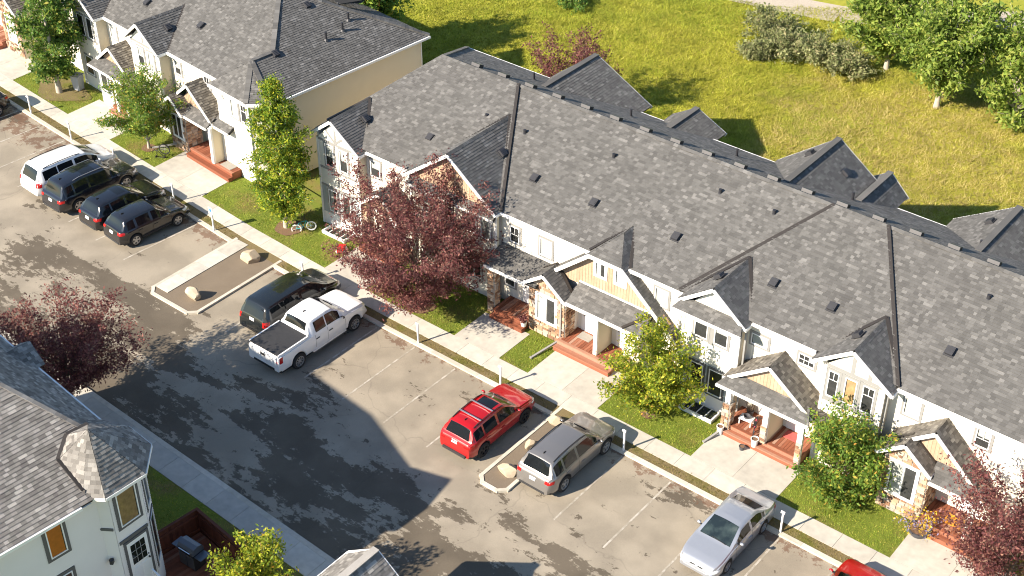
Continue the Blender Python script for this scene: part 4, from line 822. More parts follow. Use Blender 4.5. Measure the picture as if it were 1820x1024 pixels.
# left porch
G.gable(-13.7, 4.1, -15.4, 2.78, -11.9, 2.75, -.95, .34, .34, .34, mat='shingle_brown', flash=False); G.wall([(-15.0, -.7, 2.9), (-12.3, -.7, 2.9), (-13.7, -.7, 3.9)], FR, 'tan_board', 'gable_wall', True)
G.roof('pent_roof', [[(-15.5, -1.4, 2.6), (-11.9, -1.4, 2.6), (-12.1, -.72, 3.0), (-15.2, -.72, 3.0)]]); G.bars('gutter', [((-15.5, -1.43, 2.55), (-11.9, -1.43, 2.55))], 'trim_white', .1, .1)
G.wall([(-15.2, -1.0, 0), (-13.9, -1.0, 0), (-13.9, -1.0, 2.6), (-15.2, -1.0, 2.6)], FR, 'siding_bluegrey'); G.window((0, -1.0, 0), UX, FR, -14.9, -14.2, 1.0, 2.1, fill='dark', trim='trim_dark'); G.wall([(-13.9, -1.0, 0), (-13.9, .3, 0), (-13.9, .3, 2.7), (-13.9, -1.0, 2.7)], (1, 0, 0), 'siding_tan'); G.bars('porch_post', [((-13.1, -1.2, 0), (-13.1, -1.2, 2.55)), ((-12.1, -1.2, 0), (-12.1, -1.2, 2.55))], 'trim_white', .2, .16, (0, 1, 0)); G.deck(-13.85, -11.9, -1.2, .3, .4, 1)
# stone bay and porch at the far edge
G.gable(-24.6, 4.3, -26.0, 3.2, -23.2, 3.2, -1.6, .34, .34, .34, mat='shingle_brown', flash=False); G.stones((0, -1.3, 0), UX, FR, -25.7, -23.5, 0, 3.9, holes=[(-25.1, -24.1, .8, 2.6)], top=lambda u: 4.0-abs(u+24.6)*.75); G.window((0, -1.315, 0), UX, FR, -25.05, -24.15, .85, 2.55, fill='blind', split=True, trim='trim_white'); G.wall([(-23.5, -1.3, 0), (-23.5, .3, 0), (-23.5, .3, 3.2), (-23.5, -1.3, 3.2)], (1, 0, 0), 'siding_tan')
G.deck(-29.2, -25.8, -1.6, .3, .45, 1); G.roof('porch_roof', [[(-30, -1.5, 2.7), (-25.8, -1.5, 2.7), (-25.8, .3, 3.4), (-30, .3, 3.4)], [(-22.6, -1.1, 2.6), (-18.2, -1.1, 2.6), (-18.2, .3, 3.3), (-22.6, .3, 3.3)]], 'shingle_brown')

# ---------------------------------------------------------------- corner house across the street, with its turret
E1 = 6.6
Q = House('corner_house', 'pale grey corner house with octagonal turret roof at lower left', 'house', (-5.0, -18.2, 0))
S0 = (-3.2, -17.05, E1); sx, sy = math.cos(TH), math.sin(TH); ev = V((sx, sy, 0)); nv = V((-sy, sx, 0))     # along the street / towards the street
def qp(a, b, z): p = V(S0) - ev*a - nv*b; return (p.x, p.y, z)
ps, pe, RD = 0.92, 0.5, 4.0
RA = RD*ps/pe; RZZ = E1+RD*ps
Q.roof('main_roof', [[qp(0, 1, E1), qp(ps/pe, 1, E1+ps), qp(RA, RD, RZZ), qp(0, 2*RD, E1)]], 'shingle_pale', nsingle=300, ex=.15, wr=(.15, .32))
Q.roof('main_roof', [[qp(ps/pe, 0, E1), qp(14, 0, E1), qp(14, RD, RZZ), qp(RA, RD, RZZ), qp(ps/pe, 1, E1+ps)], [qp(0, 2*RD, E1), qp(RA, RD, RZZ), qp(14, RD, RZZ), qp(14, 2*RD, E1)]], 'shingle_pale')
cp = MB()
for a, b in ((qp(ps/pe, 1, E1+ps+.03), qp(RA, RD, RZZ+.03)), (qp(RA, RD, RZZ+.03), qp(14, RD, RZZ+.03)), (qp(0, 2*RD, E1+.03), qp(RA, RD, RZZ+.03))):
    k = int((V(b)-V(a)).length/.22)
    for i in range(k): cp.bar(V(a).lerp(V(b), i/k), V(a).lerp(V(b), (i+1)/k), .18, .02+.008*(i % 2))
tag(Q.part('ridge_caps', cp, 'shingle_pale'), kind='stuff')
oct_ = [(-5.47, -16.29), (-4.07, -16.40), (-3.05, -17.5), (-3.13, -19.16), (-3.77, -19.61), (-5.6, -20.2), (-7.3, -18.9), (-7.0, -16.9)]
ap = V((-4.5, -18.45, 8.5)); EZ = E1+.02
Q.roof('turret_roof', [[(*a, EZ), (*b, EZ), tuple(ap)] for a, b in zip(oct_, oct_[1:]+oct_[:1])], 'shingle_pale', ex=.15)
Q.bars('gutter', [((*a, EZ-.06), (*b, EZ-.06)) for a, b in zip(oct_[:4], oct_[1:5])], 'trim_white', .10, .12)
Q.bars('gutter', [(qp(-.04, 2.9, E1-.06), qp(-.04, 9, E1-.06)), (qp(3.4, -.04, E1-.06), qp(14, -.04, E1-.06))], 'trim_white', .11, .12)
# metal valleys where the turret roof meets the main roof
def hit(v_):      # where the turret hip towards a corner sinks into the end slope
    a, b = ap, V((*v_, EZ)); f = lambda p: p.z-(E1+pe*(V(S0)-p).dot(ev)); fa, fb = f(a), f(b)
    return a.lerp(b, fa/(fa-fb)) if fa > 0 > fb else None
hs = [h_ for h_ in (hit(v_) for v_ in (oct_[4], oct_[5], oct_[6], oct_[7])) if h_ is not None]
hs = [V((*oct_[4], EZ))] + hs
Q.bars('valley_flashing', [(p+V((0, 0, .05)), q+V((0, 0, .05))) for p, q in zip(hs, hs[1:])], 'flashing', .16, .06)
# small street gable of the roof
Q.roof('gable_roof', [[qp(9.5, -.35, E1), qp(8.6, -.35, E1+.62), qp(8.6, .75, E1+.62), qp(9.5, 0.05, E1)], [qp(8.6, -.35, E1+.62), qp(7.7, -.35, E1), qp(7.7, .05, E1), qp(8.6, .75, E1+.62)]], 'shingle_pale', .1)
for (a, b) in ((11.6, 1.6), (8.9, 1.7)):
    p = V(qp(a, b, E1+b*ps)); mb = MB(); mb.cyl(p, p+V((0, 0, .4)), .07, .07, 8); mb.cyl(p, p+V((0, 0, .12)), .15, .09, 8, mi=1); Q.part('vent_pipe', mb, ['vent_black', 'vent_metal'])
oct_w = oct_[:5] + [(-5.01, -19.2), (-6.25, -18.4), (-6.4, -17.0)]
inn = [tuple((V((*a, 0))+(V((-4.75, -17.75, 0))-V((*a, 0))).normalized()*.38).xy) for a in oct_w]
for a, b in zip(inn, inn[1:]+inn[:1]):
    d = V((b[0]-a[0], b[1]-a[1], 0)).normalized(); n = V((-d.y, d.x, 0))
    if n.dot(V((*a, 0))-V((-4.75, -17.75, 0))) < 0: n = -n
    Q.wall([(*a, 0), (*b, 0), (*b, E1-.1), (*a, E1-.1)], n, 'siding_grey', 'turret_wall', lip=.03)
so = MB(); so.poly([(*a, E1-.11) for a in oct_w]); tag(Q.part('soffit', so, 'trim_white'), kind='stuff')
wq = .4
Q.wall([qp(wq, 1.6, 0), qp(wq, 8, 0), qp(wq, 8, E1-.1), qp(wq, 1.6, E1-.1)], tuple(ev), 'siding_grey', 'end_wall', lip=.03); Q.wall([qp(14, wq, 0), qp(2.5, wq, 0), qp(2.5, wq, E1-.1), qp(14, wq, E1-.1)], tuple(nv), 'siding_grey'); Q.wall([qp(14, 8, 0), qp(.4, 8, 0), qp(.4, 8, E1-.1), qp(14, 8, E1-.1)], tuple(-nv), 'siding_grey')
so = MB(); so.poly([qp(0, 2.5, E1-.11), qp(0, 8, E1-.11), qp(.5, 8, E1-.11), qp(.5, 2.5, E1-.11)]); tag(Q.part('soffit', so, 'trim_white'), kind='stuff')
pw = V(qp(wq-.012, 0, 0)); UW = tuple(-nv)
# windows on the shaded end wall: u runs away from the street
Q.window(pw, UW, tuple(ev), 3.55, 4.2, 4.75, 6.15, fill='orange', trim='trim_dark', tw=.13)
Q.window(pw, UW, tuple(ev), 3.6, 4.8, 2.35, 3.75, fill='dark', trim='trim_dark', split=True, tw=.13)
# turret faces towards the camera
def face(i):
    a, b = V((*inn[i], 0)), V((*inn[(i+1) % 8], 0)); d = (b-a); L = d.length; d.normalize(); n = V((-d.y, d.x, 0))
    if n.dot(a-V((-4.75, -17.75, 0))) < 0: n = -n
    return a+n*.012, d, n, L
a, d, n, L = face(2); Q.window(a, d, n, L/2-.42, L/2+.42, 4.65, 6.2, fill='tan', trim='trim_dark', tw=.12)
Q.door(a, d, n, L/2-.5, L/2+.4, 1.5, 3.75, lights=(.15, .85, .5, .92, 3, 3), trim='trim_dark'); Q.bars('trim_board', [(a+d*.05+n*.03+V((0, 0, 3.98)), a+d*(L-.05)+n*.03+V((0, 0, 3.98)))], 'trim_dark', .05, .14)
a, d, n, L = face(1); Q.window(a, d, n, L/2-.28, L/2+.28, 4.4, 6.15, fill='dark', trim='trim_dark', tw=.1); Q.window(a, d, n, L/2-.33, L/2+.33, 1.6, 3.9, fill='dark', trim='trim_dark', tw=.1)
a, d, n, L = face(3); Q.bars('trim_board', [(a+d*.04+n*.03+V((0, 0, 4.75)), a+d*(L-.04)+n*.03+V((0, 0, 4.75)))], 'trim_dark', .04, .12)
a, d, n, L = face(3); mb = MB(); mb.obox(a+d*L*.5+n*.1+V((0, 0, 3.2)), d*.06, n*.08, V((0, 0, .09))); mb.cyl(a+d*L*.5+n*.12+V((0, 0, 3.3)), a+d*L*.5+n*.12+V((0, 0, 3.36)), .09, .02, 8); Q.part('wall_lamp', mb, 'vent_black')
# raised deck at the door, with stairs rail
DZ = 1.45
dm = MB(); dm.box(-2.95, -1.0, -20.4, -18.1, DZ-.2, DZ-.04); dk = Q.part('landing', dm, 'plank')
for i in range(14): m = MB(); m.box(-2.94+i*.138, -2.94+i*.138+.128, -20.4, -18.1, DZ-.04, DZ); link('plank', m.mesh('plank', 'plank'), dk)
rl = MB(); rl.bar((-2.9, -18.1, DZ+.95), (-.2, -18.1, DZ+.2), .06, .05); rl.bar((-2.9, -18.1, DZ+.12), (-.2, -18.1, DZ-.6), .05, .05)
for i in range(20): t = i/19; rl.bar((-2.9+2.7*t, -18.1, DZ+.12-.72*t), (-2.9+2.7*t, -18.1, DZ+.95-.75*t), .03, .03, (0, 1, 0))
Q.part('stair_railing', rl, 'white_metal')

# ---------------------------------------------------------------- second house across the street: only the tip of its porch gable shows
S2 = House('porch_house', 'house across the street showing only its grey porch gable at bottom edge', 'house', (3.9, -16.5, 0))
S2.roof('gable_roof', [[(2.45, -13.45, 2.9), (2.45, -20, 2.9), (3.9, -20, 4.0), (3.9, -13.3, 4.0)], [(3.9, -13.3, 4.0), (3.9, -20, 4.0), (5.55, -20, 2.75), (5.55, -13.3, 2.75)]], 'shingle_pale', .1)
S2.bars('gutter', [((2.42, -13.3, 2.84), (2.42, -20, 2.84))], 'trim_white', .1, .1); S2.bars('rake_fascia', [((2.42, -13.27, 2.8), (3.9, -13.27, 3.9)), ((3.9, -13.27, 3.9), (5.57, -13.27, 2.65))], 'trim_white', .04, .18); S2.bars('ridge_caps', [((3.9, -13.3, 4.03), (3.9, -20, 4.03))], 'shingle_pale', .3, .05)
S2.wall([(5.2, -13.7, 0), (2.8, -13.7, 0), (2.8, -13.7, 2.9), (3.9, -13.7, 3.75), (5.2, -13.7, 2.8)], (0, 1, 0), 'siding_grey'); S2.wall([(5.2, -20, 0), (5.2, -13.7, 0), (5.2, -13.7, 2.75), (5.2, -20, 2.75)], (1, 0, 0), 'siding_grey'); S2.wall([(2.8, -13.7, 0), (2.8, -20, 0), (2.8, -20, 2.85), (2.8, -13.7, 2.85)], (-1, 0, 0), 'siding_grey')
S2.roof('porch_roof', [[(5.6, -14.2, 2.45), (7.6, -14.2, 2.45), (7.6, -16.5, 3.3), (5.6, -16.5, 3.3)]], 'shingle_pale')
# ---------------------------------------------------------------- vehicles
def lerp(a, b, t): return a+(b-a)*t
def pl(pts, x):
    if x <= pts[0][0]: return pts[0][1]
    for (a, b), (c, d) in zip(pts, pts[1:]):
        if x <= c: return b+(d-b)*(x-a)/(c-a) if c > a else d
    return pts[-1][1]
WHEELS = {}
def wheel_meshes(r, w, style, dark):
    key = (round(r, 3), round(w, 3), style, dark)
    if key in WHEELS: return WHEELS[key]
    t = MB(); t.lathe([(r*.62, -w/2+.02), (r*.66, -w/2), (r*.93, -w/2), (r, -w/2+.03), (r, w/2-.03), (r*.93, w/2), (r*.66, w/2), (r*.62, w/2-.02)], axis='x', n=24); tm = t.mesh('wheel', 'tyre', 40)
    k = MB(); k.lathe([(0.0, w/2-.09), (r*.64, w/2-.09)], axis='x', n=24, mi=1); k.lathe([(r*.66, w/2-.06), (r*.66, w/2+.004), (r*.58, w/2+.002), (r*.56, w/2-.05)], axis='x', n=24); k.lathe([(0.001, w/2+.004), (r*.16, w/2), (r*.16, w/2-.06)], axis='x', n=12)
    ns = {'five': 5, 'ten': 10, 'steel': 8}[style]
    for i in range(ns):
        a = 2*math.pi*i/ns; d = V((0, math.cos(a), math.sin(a))); s_ = V((0, -math.sin(a), math.cos(a))); ww = r*(.115 if ns == 5 else .06)
        k.obox(V((w/2-.025, 0, 0))+d*r*.36, V((.018, 0, 0)), d*r*.24, s_*ww)
    km = k.mesh('rim', ['alloy_dark' if dark else 'alloy', 'black_plastic'], 35)
    WHEELS[key] = (tm, km); return WHEELS[key]
def vehicle(name, label, cat, loc, rz, S, paint, group='vehicles parked in the bays', rim='five', rimdark=False, clad=True, glass='car_glass'):
    loc = (loc[0]-(30-loc[0])*.0024, loc[1]+(loc[1]+38.2)*.0024, RZ)
    root = thing(name, label, cat, loc, rz, group)
    W2, wbs, rw = S['W']/2, S['wb'], S['rw']; top = S['top']; y0, y1 = top[0][0], top[-1][0]; belt = S['belt']; sill = S.get('sill', .26); WR = S['roofw']/2
    yr_, yf_ = -wbs/2, wbs/2; ra = rw+.055; ax = rw
    ks = set(round(p[0], 3) for p in top) | set(round(v, 3) for v in np.arange(y0, y1, .07))
    for yw in (yr_, yf_): ks |= set(round(yw+ra*math.sin(t), 3) for t in np.linspace(-math.pi/2, math.pi/2, 13)) | {round(yw-ra-.002, 3), round(yw+ra+.002, 3)}
    for sp in S.get('marks', []): ks.add(round(sp, 3))
    ks = sorted(v for v in ks if y0 <= v <= y1)
    st = [ks[0]]
    for v in ks[1:]:
        if v-st[-1] > .0015: st.append(v)
    def sec(y):
        zt = sum(pl(top, y+d) for d in (-.05, -.02, 0, .02, .05))/5 if S.get('soft', True) else pl(top, y)
        if y in (st[0], st[-1]): zt = pl(top, y)
        zb = min(pl(belt, y), zt-.03); zs = sill
        for yw in (yr_, yf_):
            if abs(y-yw) < ra: zs = max(zs, ax+math.sqrt(ra*ra-(y-yw)**2))
        e0 = S.get('zend', .42)
        tf, tr = max(0, (y-(y1-.75))/.75), max(0, ((y0+.60)-y)/.60)
        if tf > .6 or tr > .7: zs = max(zs, sill+.06)
        zs = min(zs, zb-.05)
        w = W2*(1-S.get('nf', .20)*tf**2.4-S.get('nr', .19)*tr**2.4); h = zt-zb; gh = max(0, min(1, h/.45)); hb = zb-zs
        wr = lerp(w*.86, WR*(w/W2), gh)
        return [(w*.94, zs), (w*.99, zs+.16*hb), (w, zs+.48*hb), (w*.995, zs+.80*hb), (w*.965, zb), (lerp(w*.93, w*.925, gh), zb+.08*h), (lerp(w*.90, wr+.045*(1 if h > .2 else .3), gh), zt-.17*h), (wr*.97, zt-.065*h), (wr*.80, zt-.022*h-.004), (wr*.42, zt+.004), (0, zt+.012)]
    secs = {y: sec(y) for y in st}; mb = MB(); n = 11; cols = 2*n-1; vs = []
    for y in st:
        s_ = secs[y]; vs += [(x, y, z) for x, z in s_] + [(-x, y, z) for x, z in s_[-2::-1]]
    fs = [];  o = len(mb.v)
    for i in range(len(st)-1):
        for j in range(cols-1):
            mi = 1 if clad and j in (0, cols-2) else 0
            mb.f.append([i*cols+j, i*cols+j+1, (i+1)*cols+j+1, (i+1)*cols+j]); mb.mi.append(mi)
    mb.v = vs; L = len(st)-1
    mb.f.append(list(range(cols))[::-1]); mb.mi.append(0); mb.f.append([L*cols+j for j in range(cols)]); mb.mi.append(0)
    body = mb.build('body', [paint, 'cladding'], root, smooth=32)
    ub = MB(); ub.box(-W2+.2, W2-.2, y0+.25, y1-.25, .2, .62); ub.build('underbody', 'black_plastic', root)
    rng_ = lambda a, b: [y for y in st if a-.001 <= y <= b+.001]
    def topz(s_, x):
        x = abs(x); pts = s_[::-1]
        for (xa, za), (xb, zb_) in zip(pts, pts[1:]):
            if xa <= x <= xb: return za+(zb_-za)*(x-xa)/max(1e-6, xb-xa)
        return pts[-1][1]
    def toppatch(nm, a, b, fr, mat, off=.008, xr=None, par=None):
        m = MB(); ys = rng_(a, b); nx = 9
        for y in ys:
            s_ = secs[y]; hw = s_[7][0]*fr if xr is None else None
            for i in range(nx):
                x = (-hw+2*hw*i/(nx-1)) if xr is None else lerp(xr[0], xr[1], i/(nx-1)); m.v.append((x, y, topz(s_, x)+off))
        for j in range(len(ys)-1):
            for i in range(nx-1): m.f.append([j*nx+i, j*nx+i+1, (j+1)*nx+i+1, (j+1)*nx+i]); m.mi.append(0)
        return m.build(nm, mat, root if par is None else par, smooth=60) if m.f else None
    def sidepatch(nm, a, b, mat, f0=.02, f1=.96, off=.006, lo=5, hi=6, sides=(-1, 1), par=None):
        out = []
        for sd in sides:
            m = MB(); ys = rng_(a, b)
            for y in ys:
                (xa, za), (xb, zb_) = secs[y][lo], secs[y][hi]
                for f in (f0, (f0+f1)/2, f1): m.v.append((sd*(lerp(xa, xb, f)+off), y, lerp(za, zb_, f)+off*.3))
            for j in range(len(ys)-1):
                for i in range(2):
                    q = [j*3+i, j*3+i+1, (j+1)*3+i+1, (j+1)*3+i]; m.f.append(q if sd < 0 else q[::-1]); m.mi.append(0)
            if m.f: out.append(m.build(nm, mat, root if par is None else par, smooth=60))
        return out
    toppatch('windshield', *S['ws'], .93, glass if not S.get('wsclear') else 'car_glass_clear', .010)
    if 'rg' in S: toppatch('rear_window', *S['rg'], S.get('rgf', .90), 'car_glass', .010)
    for a, b in S['side']: sidepatch('side_window', a, b, 'car_glass')
    for a, b in S.get('doors', []):
        for sd in (-1, 1):
            m = MB(); yh = lerp(a, b, .16); s_ = sec(yh); x = sd*(s_[3][0]+.018); m.obox((x, yh, s_[3][1]-.05), (.014, 0, 0), (0, .11, 0), (0, 0, .018)); m.build('door_handle', paint if S.get('bodyhandle', True) else 'black_plastic', root)
            for yy in (a, b):
                q = sec(yy); m = MB(); cs = []
                for (xa, za) in q[1:5]: cs += [(sd*(xa+.004), yy-.006, za), (sd*(xa+.004), yy+.006, za)]
                m.add(cs, [(2*k, 2*k+1, 2*k+3, 2*k+2) for k in range(3)]); m.build('door_seam', 'black_plastic', root)
    for sd in (-1, 1):   # mirrors
        ym = S['ws'][1]-.12 if not S.get('mirror') else S['mirror']; s_ = sec(ym); m = MB(); x = sd*(s_[4][0]+.13); z = s_[4][1]+.09
        m.lathe([(.001, -.085), (.045, -.075), (.062, -.03), (.062, .03), (.045, .075), (.001, .085)], (x-sd*.02, ym, z), 'x', 10); m.obox((sd*(s_[4][0]+.01), ym+.01, z-.04), (.06, 0, 0), (0, .03, 0), (0, 0, .025), 1); mo = m.build('wing_mirror', [S.get('mirrormat', paint), 'black_plastic'], root, smooth=60)
        g2 = MB(); g2.obox((x-sd*.02, ym-.060, z), (.060, 0, 0), (0, .004, 0), (0, 0, .035)); g2.build('mirror_glass', 'chrome', mo)
    # lamps, plates, bumpers: thin skins that follow the body surface
    def yend(z, rear):      # where the end profile of the body reaches height z
        rngs = np.linspace(y0, y0+.9, 91) if rear else np.linspace(y1, y1-1.1, 111)
        for yy in rngs:
            if sec(yy)[9][1] >= z: return float(yy)
        return float(rngs[-1])
    def side_x(y, z):
        q = sec(y)[:7]
        for (xa, za), (xb, zb_) in zip(q, q[1:]):
            if za <= z <= zb_: return lerp(xa, xb, (z-za)/max(1e-6, zb_-za))
        return q[-1][0] if z > q[-1][1] else q[0][0]
    def lamp(nm, mat, rear, za, zb_, inn, back, sd, off=.009):
        m = MB(); g = -1 if rear else 1; rows = []
        for z in np.linspace(za, zb_, 4):
            ye = yend(z, rear); c = side_x(ye-g*.10, z)*.93; row = [(sd*(c-inn), ye+g*off, z), (sd*(c-.02), ye+g*off, z)]
            for d in np.linspace(.06, back, 5): row.append((sd*(side_x(ye-g*d, z)+off), ye-g*d, z))
            rows.append(row)
        n_ = len(rows[0]); m.v = [p for r_ in rows for p in r_]
        for a in range(len(rows)-1):
            for b in range(n_-1): m.f.append([a*n_+b, a*n_+b+1, (a+1)*n_+b+1, (a+1)*n_+b]); m.mi.append(0)
        return m.build(nm, mat, root, smooth=50)
    def skin(nm, mat, rear, za, zb_, xa, xb, off=.010, k=4):
        m = MB(); g = -1 if rear else 1; zs_ = np.linspace(za, zb_, k)
        for z in zs_: ye = yend(z, rear); m.v += [(xa, ye+g*off, z), (xb, ye+g*off, z)]
        m.f = [[2*a, 2*a+1, 2*a+3, 2*a+2] for a in range(k-1)]; m.mi = [0]*(k-1); return m.build(nm, mat, root)
    zl0, zl1 = S['tail']
    for sd in (-1, 1):
        lamp('tail_lamp', 'lamp_red', True, zl0, zl1, S.get('tailw', .14), .24, sd); lamp('headlamp', 'lamp_clear', False, S['headz']-.06, S['headz']+.05, .22, .34, sd)
    pz = S.get('platez', .85); skin('number_plate', 'plate', True, pz-.07, pz+.07, -.15, .15, .014, 2)
    zb_ = S.get('bumpz', .48); m = MB(); m.box(-W2*.66, W2*.66, y0-.012, y0+.10, zb_-.14, zb_-.02); m.build('bumper', S.get('bumpmat', 'cladding'), root); m = MB(); m.box(-W2*.62, W2*.62, y1-.08, y1+.010, zb_-.14, zb_-.03); m.build('bumper', S.get('bumpmat', 'cladding'), root)
    for xa, xb in S.get('grille', [(-W2*.5, W2*.5)]): skin('grille', 'black_plastic', False, S.get('gz', (S['headz']-.14, S['headz']+.0))[0], S.get('gz', (0, S['headz']+.0))[1], xa, xb)
    tm, km = wheel_meshes(rw, S.get('tw', .235), rim, rimdark)
    for sd in (-1, 1):
        for yw in (yr_, yf_):
            wl = link('wheel', tm, root, (sd*(W2-.125), yw, rw), (0, 0, 0 if sd > 0 else math.pi)); link('rim', km, wl)
    if S.get('rails'):
        a, b = S['rails']
        for sd in (-1, 1):
            m = MB(); pts = []
            for t in np.linspace(0, 1, 7): y = lerp(a, b, t); s_ = sec(y); pts.append((sd*s_[7][0]*.96, y, s_[7][1]+(.055 if 0 < t < 1 else .02)))
            for p, q in zip(pts, pts[1:]): m.bar(p, q, .035, .03)
            m.build('roof_rail', S.get('railmat', 'black_plastic'), root)
    for y in S.get('cross', []):
        s_ = sec(y); m = MB(); m.bar((-s_[7][0], y, s_[10][1]+.06), (s_[7][0], y, s_[10][1]+.06), .06, .03); m.build('roof_bar', 'alloy', root)
    if 'sunroof' in S: a, b, hw = S['sunroof']; toppatch('sunroof', a, b, 1, 'car_glass', .009, (-hw, hw))
    if 'spoiler' in S: y = S['spoiler']; s_ = sec(y+.12); m = MB(); m.obox((0, y, s_[8][1]-.01), (s_[7][0]*.95, 0, 0), (0, .10, 0), (0, 0, .018)); m.build('spoiler', paint, root)
    for y0w in S.get('wiper', []): s_ = sec(y0w); m = MB(); m.bar((-.5, y0w, topz(s_, .5)+.03), (.15, y0w-.05, topz(secs[st[0]], 0)*0+topz(sec(y0w-.05), .15)+.03), .02, .02); m.build('wiper', 'black_plastic', root)
    an = MB(); 
    if S.get('fin'): y = S['fin']; s_ = sec(y); an.add([(-.02, y-.1, s_[10][1]), (.02, y-.1, s_[10][1]), (.02, y+.1, s_[10][1]), (-.02, y+.1, s_[10][1]), (0, y-.08, s_[10][1]+.07)], [(0,1,4),(1,2,4),(2,3,4),(3,0,4)]); an.build('antenna_fin', S.get('finmat', 'black_plastic'), root)
    return root
def suv(L=4.75, W=1.93, H=1.73, wb=2.85, fo=.92, rw=.37, belt=1.06, hood=1.08, **kw):
    y1 = wb/2+fo; y0 = y1-L; r0 = y0+.50
    S = dict(W=W, wb=wb, rw=rw, roofw=W*.66, sill=.30,
             top=[(y0, .66), (y0+.06, .98), (y0+.12, 1.06), (y0+.24, belt+.06), (r0, H-.09), (r0+.25, H-.03), (r0+1.1, H), (r0+1.9, H-.03), (y1-1.98, H-.07), (y1-1.25, hood+.03), (y1-1.12, hood), (y1-.5, hood-.07), (y1-.2, hood-.15), (y1-.06, hood-.28), (y1, .60)],
             belt=[(y0, .95), (y0+.3, belt), (y1-1.2, belt-.04), (y1-.3, belt-.16), (y1, .6)],
             ws=(y1-1.95, y1-1.24), rg=(y0+.22, r0+.02), side=[(r0-.02, r0+.53), (r0+.57, r0+1.44), (r0+1.48, y1-1.50)], doors=[(r0+.58, r0+1.46), (r0+1.46, y1-1.22)],
             tail=(.88, 1.02), tailw=.20, headz=.80, rails=(r0+.15, y1-2.05), platez=.86, fin=r0+.35, wiper=[y1-1.28], mirror=y1-1.42)
    S.update(kw); return S
def minivan(L=5.15, W=2.0, H=1.74, wb=3.05, fo=.98, rw=.345, **kw):
    y1 = wb/2+fo; y0 = y1-L
    S = dict(W=W, wb=wb, rw=rw, roofw=W*.70, sill=.27, nf=.2,
             top=[(y0, .60), (y0+.05, .95), (y0+.10, 1.05), (y0+.42, H-.08), (y0+.62, H-.02), (y0+1.6, H), (y1-2.3, H-.04), (y1-1.9, H-.10), (y1-1.0, 1.12), (y1-.85, 1.06), (y1-.35, .93), (y1-.12, .80), (y1, .56)],
             belt=[(y0, .95), (y0+.3, 1.04), (y1-1.2, .98), (y1-.4, .84), (y1, .54)], ws=(y1-1.88, y1-1.0), rg=(y0+.13, y0+.46),
             side=[(y0+.50, y0+1.44), (y0+1.47, y0+2.44), (y0+2.47, y1-1.28)], doors=[(y0+1.45, y0+2.46), (y0+2.46, y1-1.15)], tail=(.82, 1.06), tailw=.12, headz=.72, platez=.98, rails=(y0+.7, y1-2.2), mirror=y1-1.3, wiper=[y1-1.05], bumpmat='paint_black')
    S.update(kw); return S
vehicle('parked_suv', 'taupe grey sport utility vehicle beside the small gravel island', 'suv', (3.95, -1.95), 0, suv(4.82, 1.95, 1.72, 2.9, .93, .385), 'paint_taupe')
vehicle('parked_suv', 'bright red sport utility vehicle with roof bars and sunroof', 'suv', (.10, -2.5), 0, suv(4.6, 1.86, 1.66, 2.79, .90, .36, sunroof=(-.28, .24, .40), cross=(-1.2, -.42), tail=(.88, .98), tailw=.26, railmat='black_plastic', platez=.95), 'paint_red', rimdark=True)
vehicle('parked_suv', 'dark charcoal crossover nearest the long gravel island', 'suv', (-23.62, -1.55), R(-5), suv(4.3, 1.80, 1.60, 2.58, .86, .345, belt=1.0, hood=1.0, rails=None), 'paint_charcoal')
vehicle('parked_suv', 'black crossover between the charcoal crossover and the long dark sport utility', 'suv', (-25.72, -1.40), R(-3), suv(4.45, 1.84, 1.64, 2.66, .88, .35, rails=None, sunroof=(-.55, .05, .42)), 'paint_black')
vehicle('parked_suv', 'long navy black sport utility with pale roof rails beside the white minivan', 'suv', (-28.62, -1.18), R(-2), suv(5.08, 1.95, 1.78, 3.05, .95, .385, railmat='alloy', rails=(-1.4, .75), sunroof=(-.75, .1, .5)), 'paint_navy', rimdark=False)
vehicle('parked_minivan', 'white minivan with dark tinted windows in the row of dark cars', 'minivan', (-30.85, -.85), R(-4), minivan(bumpmat='paint_white'), 'paint_white', clad=False)
vehicle('parked_minivan', 'black minivan between the gravel island and the white pickup', 'minivan', (-12.72, -1.72), 0, minivan(wsclear=True, rails=None), 'paint_darkgrey', clad=False)
vehicle('parked_suv', 'dark car at the far left edge, backed up to the kerb', 'car', (-40.75, -.6), R(176), suv(4.5, 1.84, 1.64, 2.66, .9, .35, rails=None), 'paint_charcoal')
vehicle('parked_suv', 'red car at the bottom edge, only its bonnet in view', 'car', (16.95, -2.2), 0, suv(4.5, 1.84, 1.6, 2.66, .9, .35, rails=None), 'paint_red')
# silver sedan, nose towards the road
ys1, ys0 = 1.35+.95, 1.35+.95-4.72
SED = dict(W=1.80, wb=2.70, rw=.32, roofw=1.26, sill=.24, nf=.22, nr=.16, tw=.21,
  top=[(ys0, .60), (ys0+.05, .86), (ys0+.12, .96), (ys0+.60, 1.02), (ys0+.68, 1.04), (ys0+1.42, 1.37), (ys0+1.75, 1.42), (ys0+2.35, 1.42), (ys0+2.62, 1.38), (ys0+3.40, .99), (ys0+3.52, .95), (ys0+4.2, .83), (ys0+4.5, .74), (ys0+4.66, .62), (ys1, .48)],
  belt=[(ys0, .84), (ys0+.8, .95), (ys0+3.4, .91), (ys0+4.3, .72), (ys1, .46)], rgf=.80, ws=(ys0+2.58, ys0+3.42), rg=(ys0+.76, ys0+1.34), side=[(ys0+1.02, ys0+1.98), (ys0+2.05, ys0+3.05)], doors=[(ys0+1.2, ys0+2.02), (ys0+2.02, ys0+3.2)],
  tail=(.74, .88), tailw=.3, headz=.58, gz=(.56, .62), grille=[(-.30, -.05), (.05, .30)], platez=.80, mirror=ys0+3.0, wsclear=True, wiper=[ys0+3.42], bumpmat='paint_silver', zend=.4)
